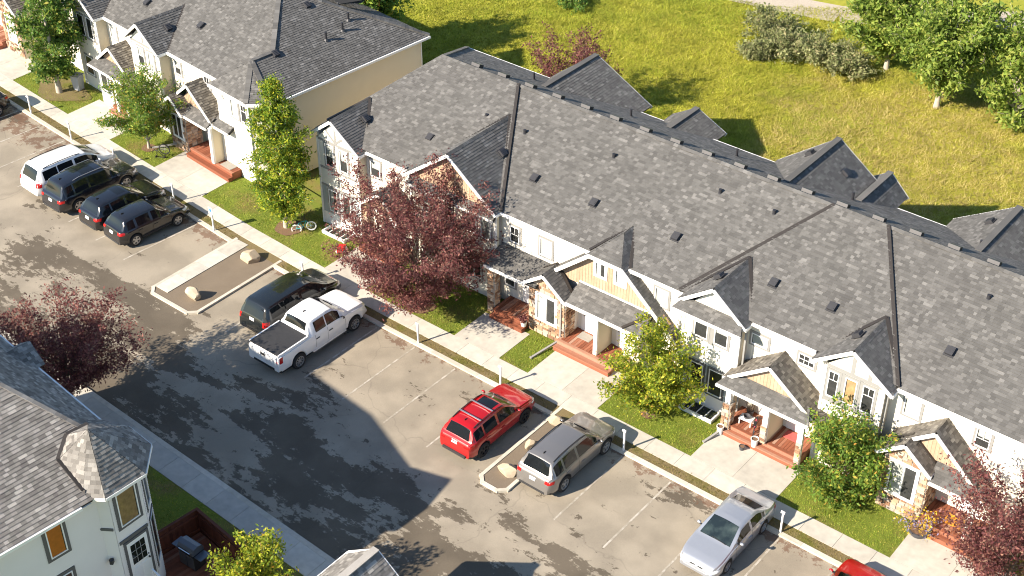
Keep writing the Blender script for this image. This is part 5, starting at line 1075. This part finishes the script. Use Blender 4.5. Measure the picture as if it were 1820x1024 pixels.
vehicle('parked_sedan', 'silver sedan backed into its bay, windshield facing the road', 'sedan', (11.62, -1.70), R(180), SED, 'paint_silver', clad=False)
# white pickup
PU = dict(W=2.03, wb=3.62, rw=.40, roofw=1.42, sill=.42, nf=.16, nr=.03, tw=.26, soft=True, bumpz=.62,
  top=[(-3.05, .72), (-3.04, 1.30), (-3.02, 1.32), (-1.16, 1.34), (-1.14, 1.36), (-1.06, 1.40), (-.86, 1.86), (-.62, 1.92), (.25, 1.94), (.62, 1.88), (1.32, 1.34), (1.45, 1.30), (2.35, 1.22), (2.62, 1.14), (2.72, .98), (2.78, .66)],
  belt=[(-3.05, 1.22), (-1.1, 1.24), (1.4, 1.20), (2.5, 1.06), (2.78, .64)], ws=(.63, 1.31), rg=(-1.05, -.86), side=[(-.66, .03), (.07, .98)], doors=[(-.72, .06), (.06, 1.2)], tail=(.92, 1.22), tailw=.10, headz=.96, platez=.70, mirror=1.0, bodyhandle=False, mirrormat='black_plastic', bumpmat='black_plastic', fin=-.35, wiper=[1.28])
pk = vehicle('pickup_truck', 'white crew cab pickup with black bed cover', 'pickup', (-10.28, -2.80), 0, PU, 'paint_white', rim='steel', clad=False)
m = MB(); m.box(-.90, .90, -2.98, -1.12, 1.335, 1.385); m.build('bed_cover', 'cladding', pk)
for sd in (-1, 1): m = MB(); m.box(sd*1.0-.06, sd*1.0+.06, -.95, 1.2, .36, .42); m.build('running_board', 'chrome', pk)
m = MB(); m.box(-.86, .86, -3.075, -3.045, .80, 1.28); m.obox((0, -3.085, 1.12), (.14, 0, 0), (0, .012, 0), (0, 0, .06), 1); m.build('tailgate', ['paint_white', 'black_plastic'], pk)
for sd in (-1, 1): m = MB(); m.bar((sd*.93, -2.98, 1.37), (sd*.93, -1.12, 1.38), .07, .04); m.build('bed_rail', 'paint_white', pk)
# ---------------------------------------------------------------- trees, shrubs, grass
def leaves(rs, cen, sig, n, size, flat=0.0, elong=1.6):
    idx = rs.randint(0, len(cen), n); p = cen[idx] + rs.normal(size=(n, 3))*sig[idx][:, None]*np.array([1, 1, .8])
    a = rs.normal(size=(n, 3)); a[:, 2] *= (1-flat); a /= np.linalg.norm(a, axis=1)[:, None]
    b = np.cross(a, rs.normal(size=(n, 3))); b /= np.linalg.norm(b, axis=1)[:, None]
    s = size*rs.uniform(.6, 1.35, n)[:, None]
    c = np.cross(a, b)
    v = np.stack([p-b*s*elong*.5, p+a*s*.36+c*s*.10, p+b*s*elong*.5, p-a*s*.36+c*s*.10], 1).reshape(-1, 3)
    f = np.arange(n*4).reshape(-1, 4); return v, f
def tree(name, label, loc, h, trunk, crown, nbr, nleaf, size, mat, seed, cat='tree', csig=.2, bark='bark', shape='round', tr=.11, group=None, stems=1):
    # crown = (radius, bottom height, top height); leaves sit along branches that fan out of the trunk
    rs = np.random.RandomState(seed); rng = random.Random(seed); t = thing(name, label, cat, loc, 0, group)
    rad, zb, zt = crown; cz = (zb+zt)/2; hh = (zt-zb)/2; cen = []; sig = []; br = MB()
    top = zb+(zt-zb)*(.92 if shape in ('column', 'cone') else .45); base = []
    for s_ in range(stems):
        a = 2*math.pi*s_/max(1, stems)+seed; off = V((math.cos(a), math.sin(a), 0))*(0 if stems == 1 else .10); p = V((0, 0, -.05))+off; r = tr*(1 if stems == 1 else .6); k = 6
        for i in range(k):
            q = off*(1+i*.8)+V((rng.uniform(-.04, .04)*i, rng.uniform(-.04, .04)*i, top*(i+1)/k)); r2 = tr*(1-.82*(i+1)/k)*(1 if stems == 1 else .6); br.cyl(p, q, r*(1.3 if i == 0 else 1), r2, 8, False); base.append((q, r2)); p, r = q, r2
    gap = rs.uniform(0, 6.28, 3)
    for b in range(nbr):
        th = rs.uniform(0, 6.283); u = rs.uniform(-1, 1); w = math.sqrt(max(.02, 1-u*u))
        lump = 1+.20*math.sin(2*th+gap[0])*u+.15*math.sin(3*th+gap[1])+.12*math.sin(5*th+gap[2]+3*u); f = rs.uniform(.60, 1.0)**.7*lump
        if shape == 'column': k = (u+1)/2; w = min(1, .5+2.2*k) if k < .25 else (1.0 if k < .5 else max(.06, (1-((k-.5)/.5)**1.6))); f *= rs.uniform(.8, 1.1)
        elif shape == 'vase': w = max(w, .35)*(.75+.30*(u+1)/2)
        e = V((math.cos(th)*w*rad*f, math.sin(th)*w*rad*f, cz+u*hh*(f if u > 0 and shape != 'column' else 1)))
        z0 = max(zb*.55, min(e.z-.25*rad*(1 if shape != 'column' else .8), top)) if shape in ('column', 'cone') else min(max(zb*.6, e.z*.42), top)
        q0, r0 = min(base, key=lambda c: abs(c[0].z-z0)+.3*rng.random()); m_ = q0.lerp(e, .5)+V((0, 0, (.10 if shape != 'vase' else -.02)*(e-q0).length)) + V((rng.uniform(-.1, .1), rng.uniform(-.1, .1), 0))
        pts = [q0*(1-a)**2+m_*2*a*(1-a)+e*a*a for a in np.linspace(0, 1, 6)]
        for i in range(5): br.cyl(pts[i], pts[i+1], max(.008, min(r0*.5, .035)*(1-i/5.5)), max(.006, min(r0*.5, .035)*(1-(i+1)/5.5)), 4, False)
        L = (e-q0).length; n = max(3, int(L/.24))
        for i in range(n+1):
            a = .38+.62*i/n; c = q0*(1-a)**2+m_*2*a*(1-a)+e*a*a; cen.append(tuple(c)); sig.append(csig*rs.uniform(.55, 1.1))
            if rs.rand() < .55:
                d = V(rs.normal(size=3)); d.normalize(); d = (d+(e-q0).normalized()*.5+V((0, 0, .25))).normalized(); l = rs.uniform(.22, .55)*min(1.0, rad/1.6)
                for g in (.5, 1.0): cen.append(tuple(c+d*l*g)); sig.append(csig*.55)
                br.cyl(c, c+d*l, .008, .004, 3, False)
    cen = np.array(cen); sig = np.array(sig); v, f = leaves(rs, cen, sig, nleaf, size); v[:, 2] = np.maximum(v[:, 2], .03)
    nparr('crown', v, f, mat, t); br.build('trunk', bark, t, smooth=60); return t
PUR = 'leaf_purple'
tree('plum_tree', 'large purple leaved tree in front of the tall gable', (-8.2, 2.35, 0), 6, 2, (5.1, 1.0, 7.3), 175, 46000, .085, PUR, 3, csig=.21, shape='vase', tr=.10, stems=3)
tree('plum_tree', 'purple leaved tree standing behind the corner house roof', (-14.9, -12.9, 0), 6, 2, (3.6, 1.9, 6.1), 110, 23000, .085, PUR, 8, csig=.20, shape='vase', tr=.09)
tree('plum_tree', 'purple leaved tree at the right edge by the porch', (21.2, 2.5, 0), 6, 2, (3.5, .8, 6.1), 110, 21000, .085, PUR, 12, csig=.20, shape='vase', tr=.09, stems=3)
tree('plum_tree', 'purple shrub behind the long roof, at the edge of the wild grass', (-13.6, 21.2, 0), 5, 2, (3.0, .8, 5.9), 80, 13000, .09, PUR, 14, csig=.20, shape='vase', tr=.07, stems=3)
tree('columnar_tree', 'tall columnar aspen with yellowing leaves beside the end wall', (-18.2, 3.1, 0), 8.6, 1, (1.5, .8, 8.5), 220, 34000, .10, 'leaf_columnar', 21, csig=.20, shape='column', tr=.13, bark='bark_pale')
tree('maple_tree', 'round green tree with orange tips in front of the far porch', (-30.1, 3.85, 0), 5, 1.3, (2.4, 1.2, 5.0), 72, 15000, .10, 'leaf_green', 31, csig=.21, tr=.08, bark='bark_pale')
tree('spruce_tree', 'tall dense green tree at the upper left corner', (-39.5, 4.75, 0), 8, 1.2, (1.8, 1.1, 8.8), 150, 15000, .15, 'leaf_dark', 41, csig=.24, shape='column', tr=.16, bark='bark_pale')
tree('maple_tree', 'yellow green round tree between the two central porches', (4.85, 2.72, 0), 5, 1.1, (2.15, .8, 4.8), 68, 15000, .10, 'leaf_yellowgreen', 51, csig=.21, tr=.07)
tree('lilac_shrub', 'dense green shrub in front of the bay with three windows', (13.8, 3.25, 0), 5, .4, (1.85, .1, 4.7), 70, 15000, .105, 'leaf_green', 61, csig=.22, tr=.06, stems=4)
tree('maple_tree', 'green and orange tree top at the bottom edge beside the timber deck', (.1, -15.9, 0), 5, 1.2, (1.45, 1.1, 4.1), 46, 6000, .10, 'leaf_yellowgreen', 71, csig=.18, tr=.07)
def hl(x, y): return (x, y, hz(x, y)-.05)
tree('poplar_tree', 'broad green tree left of the pair near the footpath', hl(-1.7, 38.0), 6, 1, (2.9, 1.5, 6.8), 85, 11500, .19, 'leaf_poplar', 81, csig=.34, bark='bark_pale', tr=.16)
tree('poplar_tree', 'broad green tree with white trunk on the wild slope', hl(2.75, 35.7), 7, 1.2, (3.1, 1.7, 8.0), 95, 13500, .19, 'leaf_poplar', 82, csig=.34, bark='bark_pale', tr=.17)
tree('poplar_tree', 'green tree cut by the right edge on the wild slope', hl(7.2, 36.3), 7, 1.2, (2.8, .5, 7.2), 85, 11500, .19, 'leaf_poplar', 83, csig=.34, bark='bark_pale', tr=.15)
tree('poplar_tree', 'tall tree standing behind the far row, seen by its shadow on the grass', hl(-27.4, 19.0), 7, 1.2, (3.0, 1.2, 7.2), 85, 12000, .19, 'leaf_green', 85, csig=.3, bark='bark', tr=.15)
for i, (x, y, r, h, lb) in enumerate(((-9.6, 37.2, 1.9, 1.9, 'leftmost silvery shrub of the thicket on the slope'), (-7.4, 35.9, 1.8, 1.7, 'second silvery shrub of the thicket, from the left'), (-5.5, 36.5, 1.9, 1.8, 'middle silvery shrub of the thicket on the slope'), (-3.4, 36.0, 1.8, 1.6, 'silvery shrub beside the leftmost poplar trunk'), (-8.9, 34.6, 1.0, 1.0, 'small low silvery shrub in front of the thicket'))):
    tree('willow_shrub', lb, hl(x, y), h, .2, (r, .05, h), 40, 3600, .13, 'leaf_silver', 90+i, 'shrub', .2, tr=.03, stems=3, group='silvery shrubs on the slope')
for i, (x, y, r, h, lb) in enumerate(((-22.0, 33.0, 1.2, .9, 'dark low bush at the top edge of the slope'), (-24.5, 34.5, .9, .8, 'smaller dark bush beside it at the top edge'))):
    tree('bush', lb, hl(x, y), h, .2, (r, .05, h), 26, 2000, .12, 'leaf_dark', 110+i, 'shrub', .2, tr=.03, stems=3)
def inpoly(px, py, poly):
    ins = np.zeros(len(px), bool); n = len(poly)
    for i in range(n):
        x0, y0 = poly[i]; x1, y1 = poly[(i+1) % n]
        c = ((y0 > py) != (y1 > py)) & (px < (x1-x0)*(py-y0)/((y1-y0) if y1 != y0 else 1e-9)+x0); ins ^= c
    return ins
def blades(name, poly, dens, h, mat, seed, holes=(), zf=None, w=.012, lean=.6, label=None, edge=0.04):
    rs = np.random.RandomState(seed); P = np.array(poly); lo, hi = P.min(0), P.max(0); n = int(dens*(hi[0]-lo[0])*(hi[1]-lo[1]))
    x = rs.uniform(lo[0], hi[0], n); y = rs.uniform(lo[1], hi[1], n); k = inpoly(x, y, poly)
    for hole in holes: k &= ~inpoly(x, y, hole)
    x, y = x[k], y[k]; n = len(x)
    patchy = .6+.4*np.sin(x*1.7+np.sin(y*2.3))*np.sin(y*1.9+1.3*np.sin(x*1.1))
    z = np.zeros(n)-.02 if zf is None else np.array([zf(a, b) for a, b in zip(x, y)])-.02
    hh = h*rs.uniform(.5, 1.3, n)*(.75+.5*patchy); an = rs.uniform(0, 6.283, n); dx, dy = np.cos(an)*w*rs.uniform(.6, 1.5, n), np.sin(an)*w
    lx, ly = rs.normal(size=n)*hh*lean, rs.normal(size=n)*hh*lean
    v = np.stack([np.stack([x-dx, y-dy, z], 1), np.stack([x+dx, y+dy, z], 1), np.stack([x+lx, y+ly, z+hh], 1)], 1).reshape(-1, 3)
    o = nparr(name, v, np.arange(3*n).reshape(-1, 3), mat); tag(o, label, None, None, 'stuff'); return o
pads = [(-5.42, -2.7), (-1.02, 2.9), (7.78, 11.9), (17.02, 21.5), (-14.05, -11.2), (-28.25, -23.9), (-36.9, -32.6), (-47.5, -43)]
def lawnpoly(x0, x1, yt): return [(x, yc(x)+1.66) for x in np.linspace(x0, x1, 8)] + [(x1, yt(x1)), (x0, yt(x0))]
lf = lambda x: 5.0 if x > -17.3 else (5.6 if x > -21.5 else 4.6+(-21.5-x)*.097)
for i, (a, b) in enumerate(((-23.88, -14.07), (-11.18, -5.44), (-2.68, -1.04), (2.92, 7.76), (11.92, 17.0), (-32.58, -28.27), (-43, -36.92), (-52, -47.5))):
    blades('lawn_grass', lawnpoly(a, b, lf), 620 if a > -20 else 420, .060, 'blade_green', 200+i, label='short green lawn grass between the front walks')
for i, (a, b) in enumerate(((-50, -34), (-34, -19.4), (-16, -5), (-5, 1.5), (3.1, 13), (13, 25))):
    blades('verge_grass', [(x, yc(x)+.23) for x in np.linspace(a, b, 9)] + [(x, yc(x)+.71) for x in np.linspace(b, a, 9)], 330, .05, 'blade_dry', 240+i, label='sparse dry grass on the narrow verge')
blades('lawn_grass', [(-16, yo(-16)-1.35), (0.5, yo(0)-1.35), (0.5, -17), (-16, -15.5)], 330, .055, 'blade_green', 260, holes=[[(-4.95, -14.35), (.6, -14.7), (.6, -18), (-4.95, -18)]], label='shaded lawn grass beside the corner house')
blades('wild_grass', [(-30, 17.2), (24, 17.2), (24, 46), (-4, 46), (-12, 41.2), (-34, 38)], 190, .17, 'blade_wild', 270, zf=hz, w=.022, lean=.9, label='rough yellow green grass covering the slope')
blades('wild_grass', [(-34, 44), (-14, 46), (4, 54), (4, 70), (-34, 60)], 25, .3, 'blade_wild', 271, zf=hz, w=.06, lean=.7, label='rough grass beyond the footpath')
def disc(name, x, y, r, mat, z=-.008, label=None):
    m = MB(); m.poly([(x+r*(1+.12*math.sin(3*a))*math.cos(a), y+r*(1+.1*math.cos(2*a))*math.sin(a), z) for a in np.linspace(0, 6.283, 20)[:-1]]); return tag(m.build(name, mat), kind='structure')
for (x, y, r) in ((-18.05, 3.1, .75), (-8.2, 2.4, .7), (4.85, 2.72, .32), (-30.1, 3.85, .45)): disc('mulch_bed', x, y, r, 'mulch', .012)

m = MB(); m.poly([(-39.6+2.1*(1+.2*math.sin(3*a))*math.cos(a), 5.0+1.2*(1+.15*math.cos(4*a))*math.sin(a), .012) for a in np.linspace(0, 6.283, 24)[:-1]]); tag(m.build('bare_earth', 'dry_soil'), kind='structure')
blades('dry_grass', [(-41.6, 4.2), (-37.6, 3.9), (-37.4, 5.8), (-41.5, 6.2)], 260, .05, 'blade_dry', 280, label='dry brownish grass under the tall tree at upper left')
# ---------------------------------------------------------------- boulders
def boulder(label, x, y, r, sx, sy, sz, rz, seed, z=-.03):
    rng = random.Random(seed); bm = bmesh.new(); bmesh.ops.create_icosphere(bm, subdivisions=3, radius=1)
    ph = [rng.uniform(0, 6) for _ in range(6)]; cuts = [(V((rng.uniform(-1, 1), rng.uniform(-1, 1), rng.uniform(-.3, 1))).normalized(), rng.uniform(.52, .80)) for _ in range(13)]
    for v in bm.verts:
        p = v.co.copy(); p *= 1+.10*math.sin(3*p.x+ph[0])*math.sin(3*p.y+ph[1])+.06*math.sin(6*p.z+ph[2])+rng.uniform(-.02, .02)
        for n, d in cuts:
            e = p.dot(n)-d
            if e > 0: p -= n*e*.97
        v.co = V((p.x*r*sx, p.y*r*sy, p.z*r*sz+r*sz*.62))
    me = bpy.data.meshes.new('boulder'); bm.to_mesh(me); bm.free(); me.materials.append(M['rock'])
    return tag(link('boulder', me, None, (x, y, z), (0, 0, rz)), label, 'boulder', 'boulders on the gravel islands')
boulder('pale boulder near the sidewalk end of the long gravel island', -17.4, -.1, .55, 1.15, .8, .62, .5, 1); boulder('tall grey boulder at the road end of the long gravel island', -17.2, -4.05, .48, .85, .9, .95, .2, 2)
boulder('boulder at the sidewalk end of the small island', 2.05, -.2, .40, 1.1, .8, .7, .3, 3); boulder('middle boulder of the small island', 2.2, -2.15, .36, .9, .8, .9, .9, 4); boulder('yellowish boulder at the road end of the small island', 2.35, -4.0, .50, 1.0, .9, .65, .1, 5)

# ---------------------------------------------------------------- stall number posts
def post(x, y, label, plate='white_metal', lean=0.0, tall=1.12):
    t = thing('stall_post', label, 'post', (x, y, -.02), 0, 'white stall posts along the kerb')
    m = MB(); m.box(-.034, .034, -.034, .034, 0, tall); m.build('pole', 'white_metal', t)
    m = MB(); m.obox((0, -.04, tall+.01), (.085, 0, 0), (0, .025, .04), (0, -.015, .022)) if plate == 'white_metal' else m.obox((0, -.05, tall+.12), (.16, 0, 0), (0, .012, 0), (0, 0, .20)); m.build('plate', plate, t)
    if plate != 'white_metal': m = MB(); m.obox((0, -.066, tall+.16), (.07, 0, 0), (0, .004, 0), (0, 0, .09)); m.build('emblem', 'sign_blue', t)
    t.rotation_euler = (0, lean, 0)
for x, y, lb in ((-38.66, 2.1, 'white stall post beside the dark car at the far left'), (-34.3, 1.68, 'white stall post between the far left car and the white minivan'), (-30.0, 1.4, 'white stall post at the nose of the white minivan'), (-24.6, 1.02, 'white stall post in front of the black crossover'),
    (-14.05, .28, 'white stall post in front of the black minivan'), (-6.35, .16, 'white stall post right of the pickup'), (-1.4, .16, 'white stall post left of the red sport utility'), (5.36, .16, 'white stall post right of the taupe sport utility'), (13.0, .16, 'white stall post behind the silver sedan')): post(x, y, lb)
post(-20.9, .52, 'white post with a square blue and white sign plate by the charcoal crossover', 'pot_white')

# ---------------------------------------------------------------- small things on lawns and porches
def pot(x, y, z, r, h, mat, label, plant=None, group='pots on the porches'):
    t = thing('flower_pot', label, 'pot', (x, y, z), 0, group); m = MB(); m.lathe([(.001, .0), (r*.72, 0), (r, h*.92), (r*1.06, h*.92), (r*1.06, h), (r*.9, h), (r*.88, h*.85), (.001, h*.85)], n=16); m.build('pot', mat, t, smooth=40)
    m = MB(); m.lathe([(.001, h*.88), (r*.87, h*.88)], n=12); m.build('soil', 'mulch', t)
    if plant: rs = np.random.RandomState(int(abs(x)*10)); c = np.array([[rs.normal()*r*.6, rs.normal()*r*.6, h+rs.uniform(.05, r*1.4)] for _ in range(14)]); v, f = leaves(rs, c, np.full(14, r*.35), 500, .07); nparr('foliage', v, f, plant, t)
pot(9.62, 3.72, .16, .17, .42, 'pot_white', 'tall white pot against the middle post of the gabled porch'); pot(7.98, 3.62, .0, .16, .45, 'pot_white', 'tall white pot at the left corner of the gabled porch'); pot(9.25, 3.35, .0, .13, .2, 'pot_dark', 'small dark pot on the walk below the gabled porch')
pot(17.3, 3.55, .0, .45, .30, 'pot_dark', 'wide round planter of yellow and violet flowers on the right walk', 'petal_yellow'); pot(-3.0, 3.85, .42, .16, .28, 'pot_white', 'small flower pot beside the stone bay', PUR)
pot(-25.55, 4.75, .45, .16, .34, 'bin_grey', 'grey pot on the far porch beside the door')
def mat_(x, y, z, w, d, m_, label, rz=0):
    m = MB(); m.box(-w/2, w/2, -d/2, d/2, 0, .018); n = 7
    for i in range(n): m.box(-w/2+.02, w/2-.02, -d/2+.03+i*(d-.06)/n, -d/2+.03+(i+.6)*(d-.06)/n, .018, .026)
    return tag(m.build('doormat', m_, None, (x, y, z), (0, 0, rz)), label, 'doormat')
mat_(10.75, 4.95, .452, .75, .5, 'mat_red', 'red doormat at the right door of the gabled porch'); mat_(-.2, 4.95, .452, .7, .5, 'mat_grey', 'grey doormat in front of the central white door'); mat_(18.35, 4.6, .452, .9, .6, 'terracotta_orange', 'orange doormat on the right-hand porch'); mat_(-24.55, 4.95, .455, .9, .6, 'mat_grey', 'grey doormat on the far porch', TH)
def bike(name, label, loc, rz, lay, frame, wr=.24, wm='tyre', rimm='white_metal'):
    t = thing(name, label, 'bicycle', loc, rz, 'bicycles on the lawns'); t.rotation_euler = (lay, 0, rz); L = wr*3.0
    for y in (-L/2, L/2):
        w = link('wheel', bike_w(wr, rimm if wm == 'tyre' else wm), t, (0, y, wr))
    m = MB(); s_ = wr/.24; a, b, c, d = V((0, -L/2, wr)), V((0, -.02, wr*.95)), V((0, -.12*s_, wr*2.3)), V((0, L/2-.14*s_, wr*2.35)); f = V((0, L/2, wr))
    for p, q in ((a, b), (a, c), (b, c), (b, d), (c, d), (d, f)): m.cyl(p, q, .02, .02, 6)
    m.build('frame', frame, t); m = MB(); m.cyl(d, d+V((0, -.03, .16)), .016, .016, 6); m.cyl(d+V((-.22, -.06, .18)), d+V((.22, -.06, .18)), .016, .016, 6); m.build('handlebar', 'black_plastic', t)
    m = MB(); m.obox(c+V((0, -.02, .06)), (.06, 0, 0), (0, .12, 0), (0, 0, .025)); m.cyl(c, c+V((0, 0, .05)), .015, .015, 6); m.build('saddle', 'black_plastic', t)
    m = MB(); m.cyl(b+V((-.05, 0, 0)), b+V((.05, 0, 0)), .06, .06, 10); m.bar(b+V((.06, 0, 0)), b+V((.06, .08, -.06)), .02, .02); m.bar(b+V((-.06, 0, 0)), b+V((-.06, -.08, .06)), .02, .02); m.build('crank', 'alloy_dark', t)
BW = {}
def bike_w(r, rimm):
    if (r, rimm) in BW: return BW[(r, rimm)]
    m = MB(); n = 20
    m.lathe([(r-.05, -.02), (r, -.018), (r, .018), (r-.05, .02), (r-.05, -.02)], axis='x', n=n)
    for i in range(8): a = math.pi*2*i/8; m.cyl((0, 0, 0), (0, (r-.04)*math.cos(a), (r-.04)*math.sin(a)), .006, .006, 4, False, 1)
    m.cyl((-.03, 0, 0), (.03, 0, 0), .025, .025, 8, True, 1); BW[(r, rimm)] = m.mesh('wheel', [rimm, 'alloy']); return BW[(r, rimm)]
bike('childs_bicycle', 'small teal childs bicycle with white wheels by the columnar tree', (-17.15, 3.45, -.02), R(-50), R(14), 'bike_teal', .27, 'white_metal'); bike('bicycle', 'dark bicycle lying flat on the far lawn', (-28.3, 3.85, .03), R(-62), R(82), 'black_plastic', .33, 'tyre', 'tyre')
bike('childs_bicycle', 'small red childs bicycle on the gabled porch beside the middle post', (9.25, 4.35, .455), R(20), R(10), 'bike_pink', .20, 'tyre', 'black_plastic')
# bench-like red toy, window wells, bin, drain leader, low table
t = thing('toy_car', 'red and white ride-on toy under the purple tree', 'toy', (-14.4, 3.3, 0), .5); t.scale = (.75, .75, .75); m = MB(); m.box(-.22, .22, -.4, .4, .14, .34); m.prism([(-.2, -.25, .34), (.2, -.25, .34), (.2, .1, .34), (-.2, .1, .34)], (0, -.04, .2)); m.build('body', 'bench_red', t)
for sx_ in (-1, 1):
    for sy_ in (-1, 1): m = MB(); m.lathe([(.02, -.05), (.13, -.05), (.13, .05), (.02, .05)], (sx_*.24, sy_*.27, .13), 'x', 14); m.build('wheel', 'white_metal', t)
def well(x, y, w, label):
    t = thing('window_well', label, 'window well', (x, y, 0), 0, 'window wells along the row'); m = MB(); m.box(-w/2, w/2, -.5, -.42, -.01, .16); m.box(-w/2, -w/2+.08, -.42, .3, -.01, .16); m.box(w/2-.08, w/2, -.42, .3, -.01, .16); m.build('surround', 'trim_white', t)
    m = MB(); m.poly([(-w/2+.08, -.42, .006), (w/2-.08, -.42, .006), (w/2-.08, .3, .006), (-w/2+.08, .3, .006)]); m.build('pit_floor', 'vent_black', t)
    for i in range(1, 4): m = MB(); m.box(-w/2+i*w/4-.02, -w/2+i*w/4+.02, -.42, .3, .10, .13); m.build('grate_bar', 'white_metal', t)
well(6.5, 4.4, 1.7, 'white edged window well below the pent roofed bay'); well(-15.6, 4.4, 1.6, 'white edged window well at the left end bay')
t = thing('wheelie_bin', 'pale grey bin standing under the tall tree at upper left', 'bin', (-38.9, 5.75, 0), .3); m = MB(); m.add([(-.2, -.22, 0), (.2, -.22, 0), (.2, .22, 0), (-.2, .22, 0), (-.27, -.3, .9), (.27, -.3, .9), (.27, .3, .9), (-.27, .3, .9)], [(0,3,2,1),(4,5,6,7),(0,1,5,4),(1,2,6,5),(2,3,7,6),(3,0,4,7)]); m.build('tub', 'bin_grey', t); m = MB(); m.obox((0, 0, .94), (.29, 0, 0), (0, .33, 0), (0, 0, .035)); m.build('lid', 'bin_grey', t)
def leader(a, b, label):
    m = MB(); m.bar(a, b, .10, .07); m.bar(V(b)+V((0, 0, -.005)), V(b)+(V(b)-V(a)).normalized()*.06, .13, .09); return tag(m.build('drain_leader', 'trim_grey'), label, 'drain pipe', 'drain leaders on the lawns')
leader((-1.2, 4.2, .2), (-1.55, 2.6, .03), 'pale drain leader lying beside the central steps'); leader((8.0, 3.6, .2), (7.75, 2.75, .03), 'pale drain leader left of the gabled porch'); leader((-28.9, 4.9, .25), (-29.9, 4.0, .04), 'pale drain leader lying by the round tree with orange tips')
t = thing('side_table', 'low white table with a dark basket on the gabled porch', 'table', (8.75, 4.45, .452), .1); m = MB(); m.box(-.3, .3, -.2, .2, .28, .32); m.build('table_top', 'pot_white', t)
for sx_ in (-1, 1):
    for sy_ in (-1, 1): m = MB(); m.box(sx_*.26-.02, sx_*.26+.02, sy_*.16-.02, sy_*.16+.02, 0, .28); m.build('leg', 'pot_white', t)
m = MB(); m.lathe([(.001, 0), (.12, 0), (.16, .12), (.14, .12), (.11, .02), (.001, .02)], n=14); tag(m.build('basket', 'pot_dark', None, (8.75, 4.45, .775)), 'dark round basket on the low white table', 'basket')
m = MB(); n = 40; rs = random.Random(4)
for i in range(n): a = rs.uniform(0, 6.28); l = rs.uniform(.2, .75); m.cyl((.05*math.cos(a), .05*math.sin(a), .1), (l*.5*math.cos(a), l*.5*math.sin(a), .3+l), .012, .005, 4, False)
t = thing('potted_shrub', 'dry brown potted shrub at the left door of the gabled porch', 'plant', (8.6, 5.0, .452)); m.build('twigs', 'bark', t); m = MB(); m.lathe([(.001, 0), (.12, 0), (.17, .3), (.14, .3), (.001, .26)], n=14); m.build('pot', 'pot_dark', t)
# fenced timber deck with barbecue beside the corner house
t = thing('deck_fence', 'red brown board fence around the timber deck at lower left', 'fence', (-4.9, -14.4, 0), TH); me = MB(); me.box(-.065, .065, -.012, .012, 0, 1.3); bm_ = me.mesh('board', 'fence_board')
for i in range(26): link('board', bm_, t, (.07+i*.136, 0, .02))
for i in range(19): link('board', bm_, t, (0, -.07-i*.136, .02), (0, 0, math.pi/2))
for bx in ((0, 3.6, -.06, -.013, .25, .34), (0, 3.6, -.06, -.013, 1.0, 1.09), (.013, .06, -2.6, -.061, .25, .34), (.013, .06, -2.6, -.061, 1.0, 1.09), (-.05, 3.6, -.06, .06, 1.322, 1.36), (-.061, .061, -2.6, -.062, 1.322, 1.36)): m = MB(); m.box(*bx); m.build('rail', 'fence_board', t)
t = tag(link('timber_deck', None, None, (-4.9, -14.4, .0), (0, 0, TH)), 'red brown timber deck inside the board fence', 'deck'); m = MB(); m.box(0, .135, -3.2, -.05, .10, .14); bm2 = m.mesh('plank', 'plank')
for i in range(27): link('plank', bm2, t, (.05+i*.139, 0, 0))
m = MB(); m.box(.05, 3.8, -3.2, -.05, .0, .095); m.build('joists', 'fence_board', t)
t = thing('barbecue_grill', 'black barbecue grill with closed lid on the fenced deck', 'grill', (-3.75, -15.75, .14), TH+R(8)); m = MB(); m.box(-.42, .42, -.27, .27, .08, .82); m.box(-.40, -.02, -.285, -.27, .12, .74, 1); m.box(.02, .40, -.285, -.27, .12, .74, 1); m.build('cabinet', ['grill_black', 'grill_steel'], t)
m = MB(); pr = [(-.28, .86), (-.28, 1.02), (-.20, 1.14), (0, 1.2), (.20, 1.14), (.28, 1.02), (.28, .86)]; m.prism([(-.42, y, z) for y, z in pr], (.84, 0, 0)); m.build('lid', 'grill_steel', t); m = MB(); m.bar((-.3, -.33, .98), (.3, -.33, .98), .03, .03); m.box(-.3, -.28, -.33, -.27, .97, .99); m.box(.28, .3, -.33, -.27, .97, .99); m.build('handle', 'chrome', t)
for s_ in (-1, 1): m = MB(); m.box(s_*.44-(.36 if s_ < 0 else 0), s_*.44+(.36 if s_ > 0 else 0), -.25, .25, .80, .84); m.build('side_shelf', 'grill_steel', t)
for i in range(5): m = MB(); m.cyl((-.3+i*.15, -.285, .80), (-.3+i*.15, -.32, .80), .03, .03, 10); m.build('knob', 'chrome', t)
m = MB(); m.box(-.25, .25, -.25, .25, .12, .5); tag(m.build('storage_box', 'bin_grey', None, (-2.4, -16.6, .02), (0, 0, TH)), 'grey storage box beside the tree at the bottom edge', 'box')
# low retaining kerb behind the end of the far row
m = MB(); m.bar((-19.2, 18.6, .22), (-16.2, 18.2, .22), .35, .45); tag(m.build('retaining_wall', 'kerb_concrete'), 'low grey retaining wall behind the gap between the rows', 'wall')
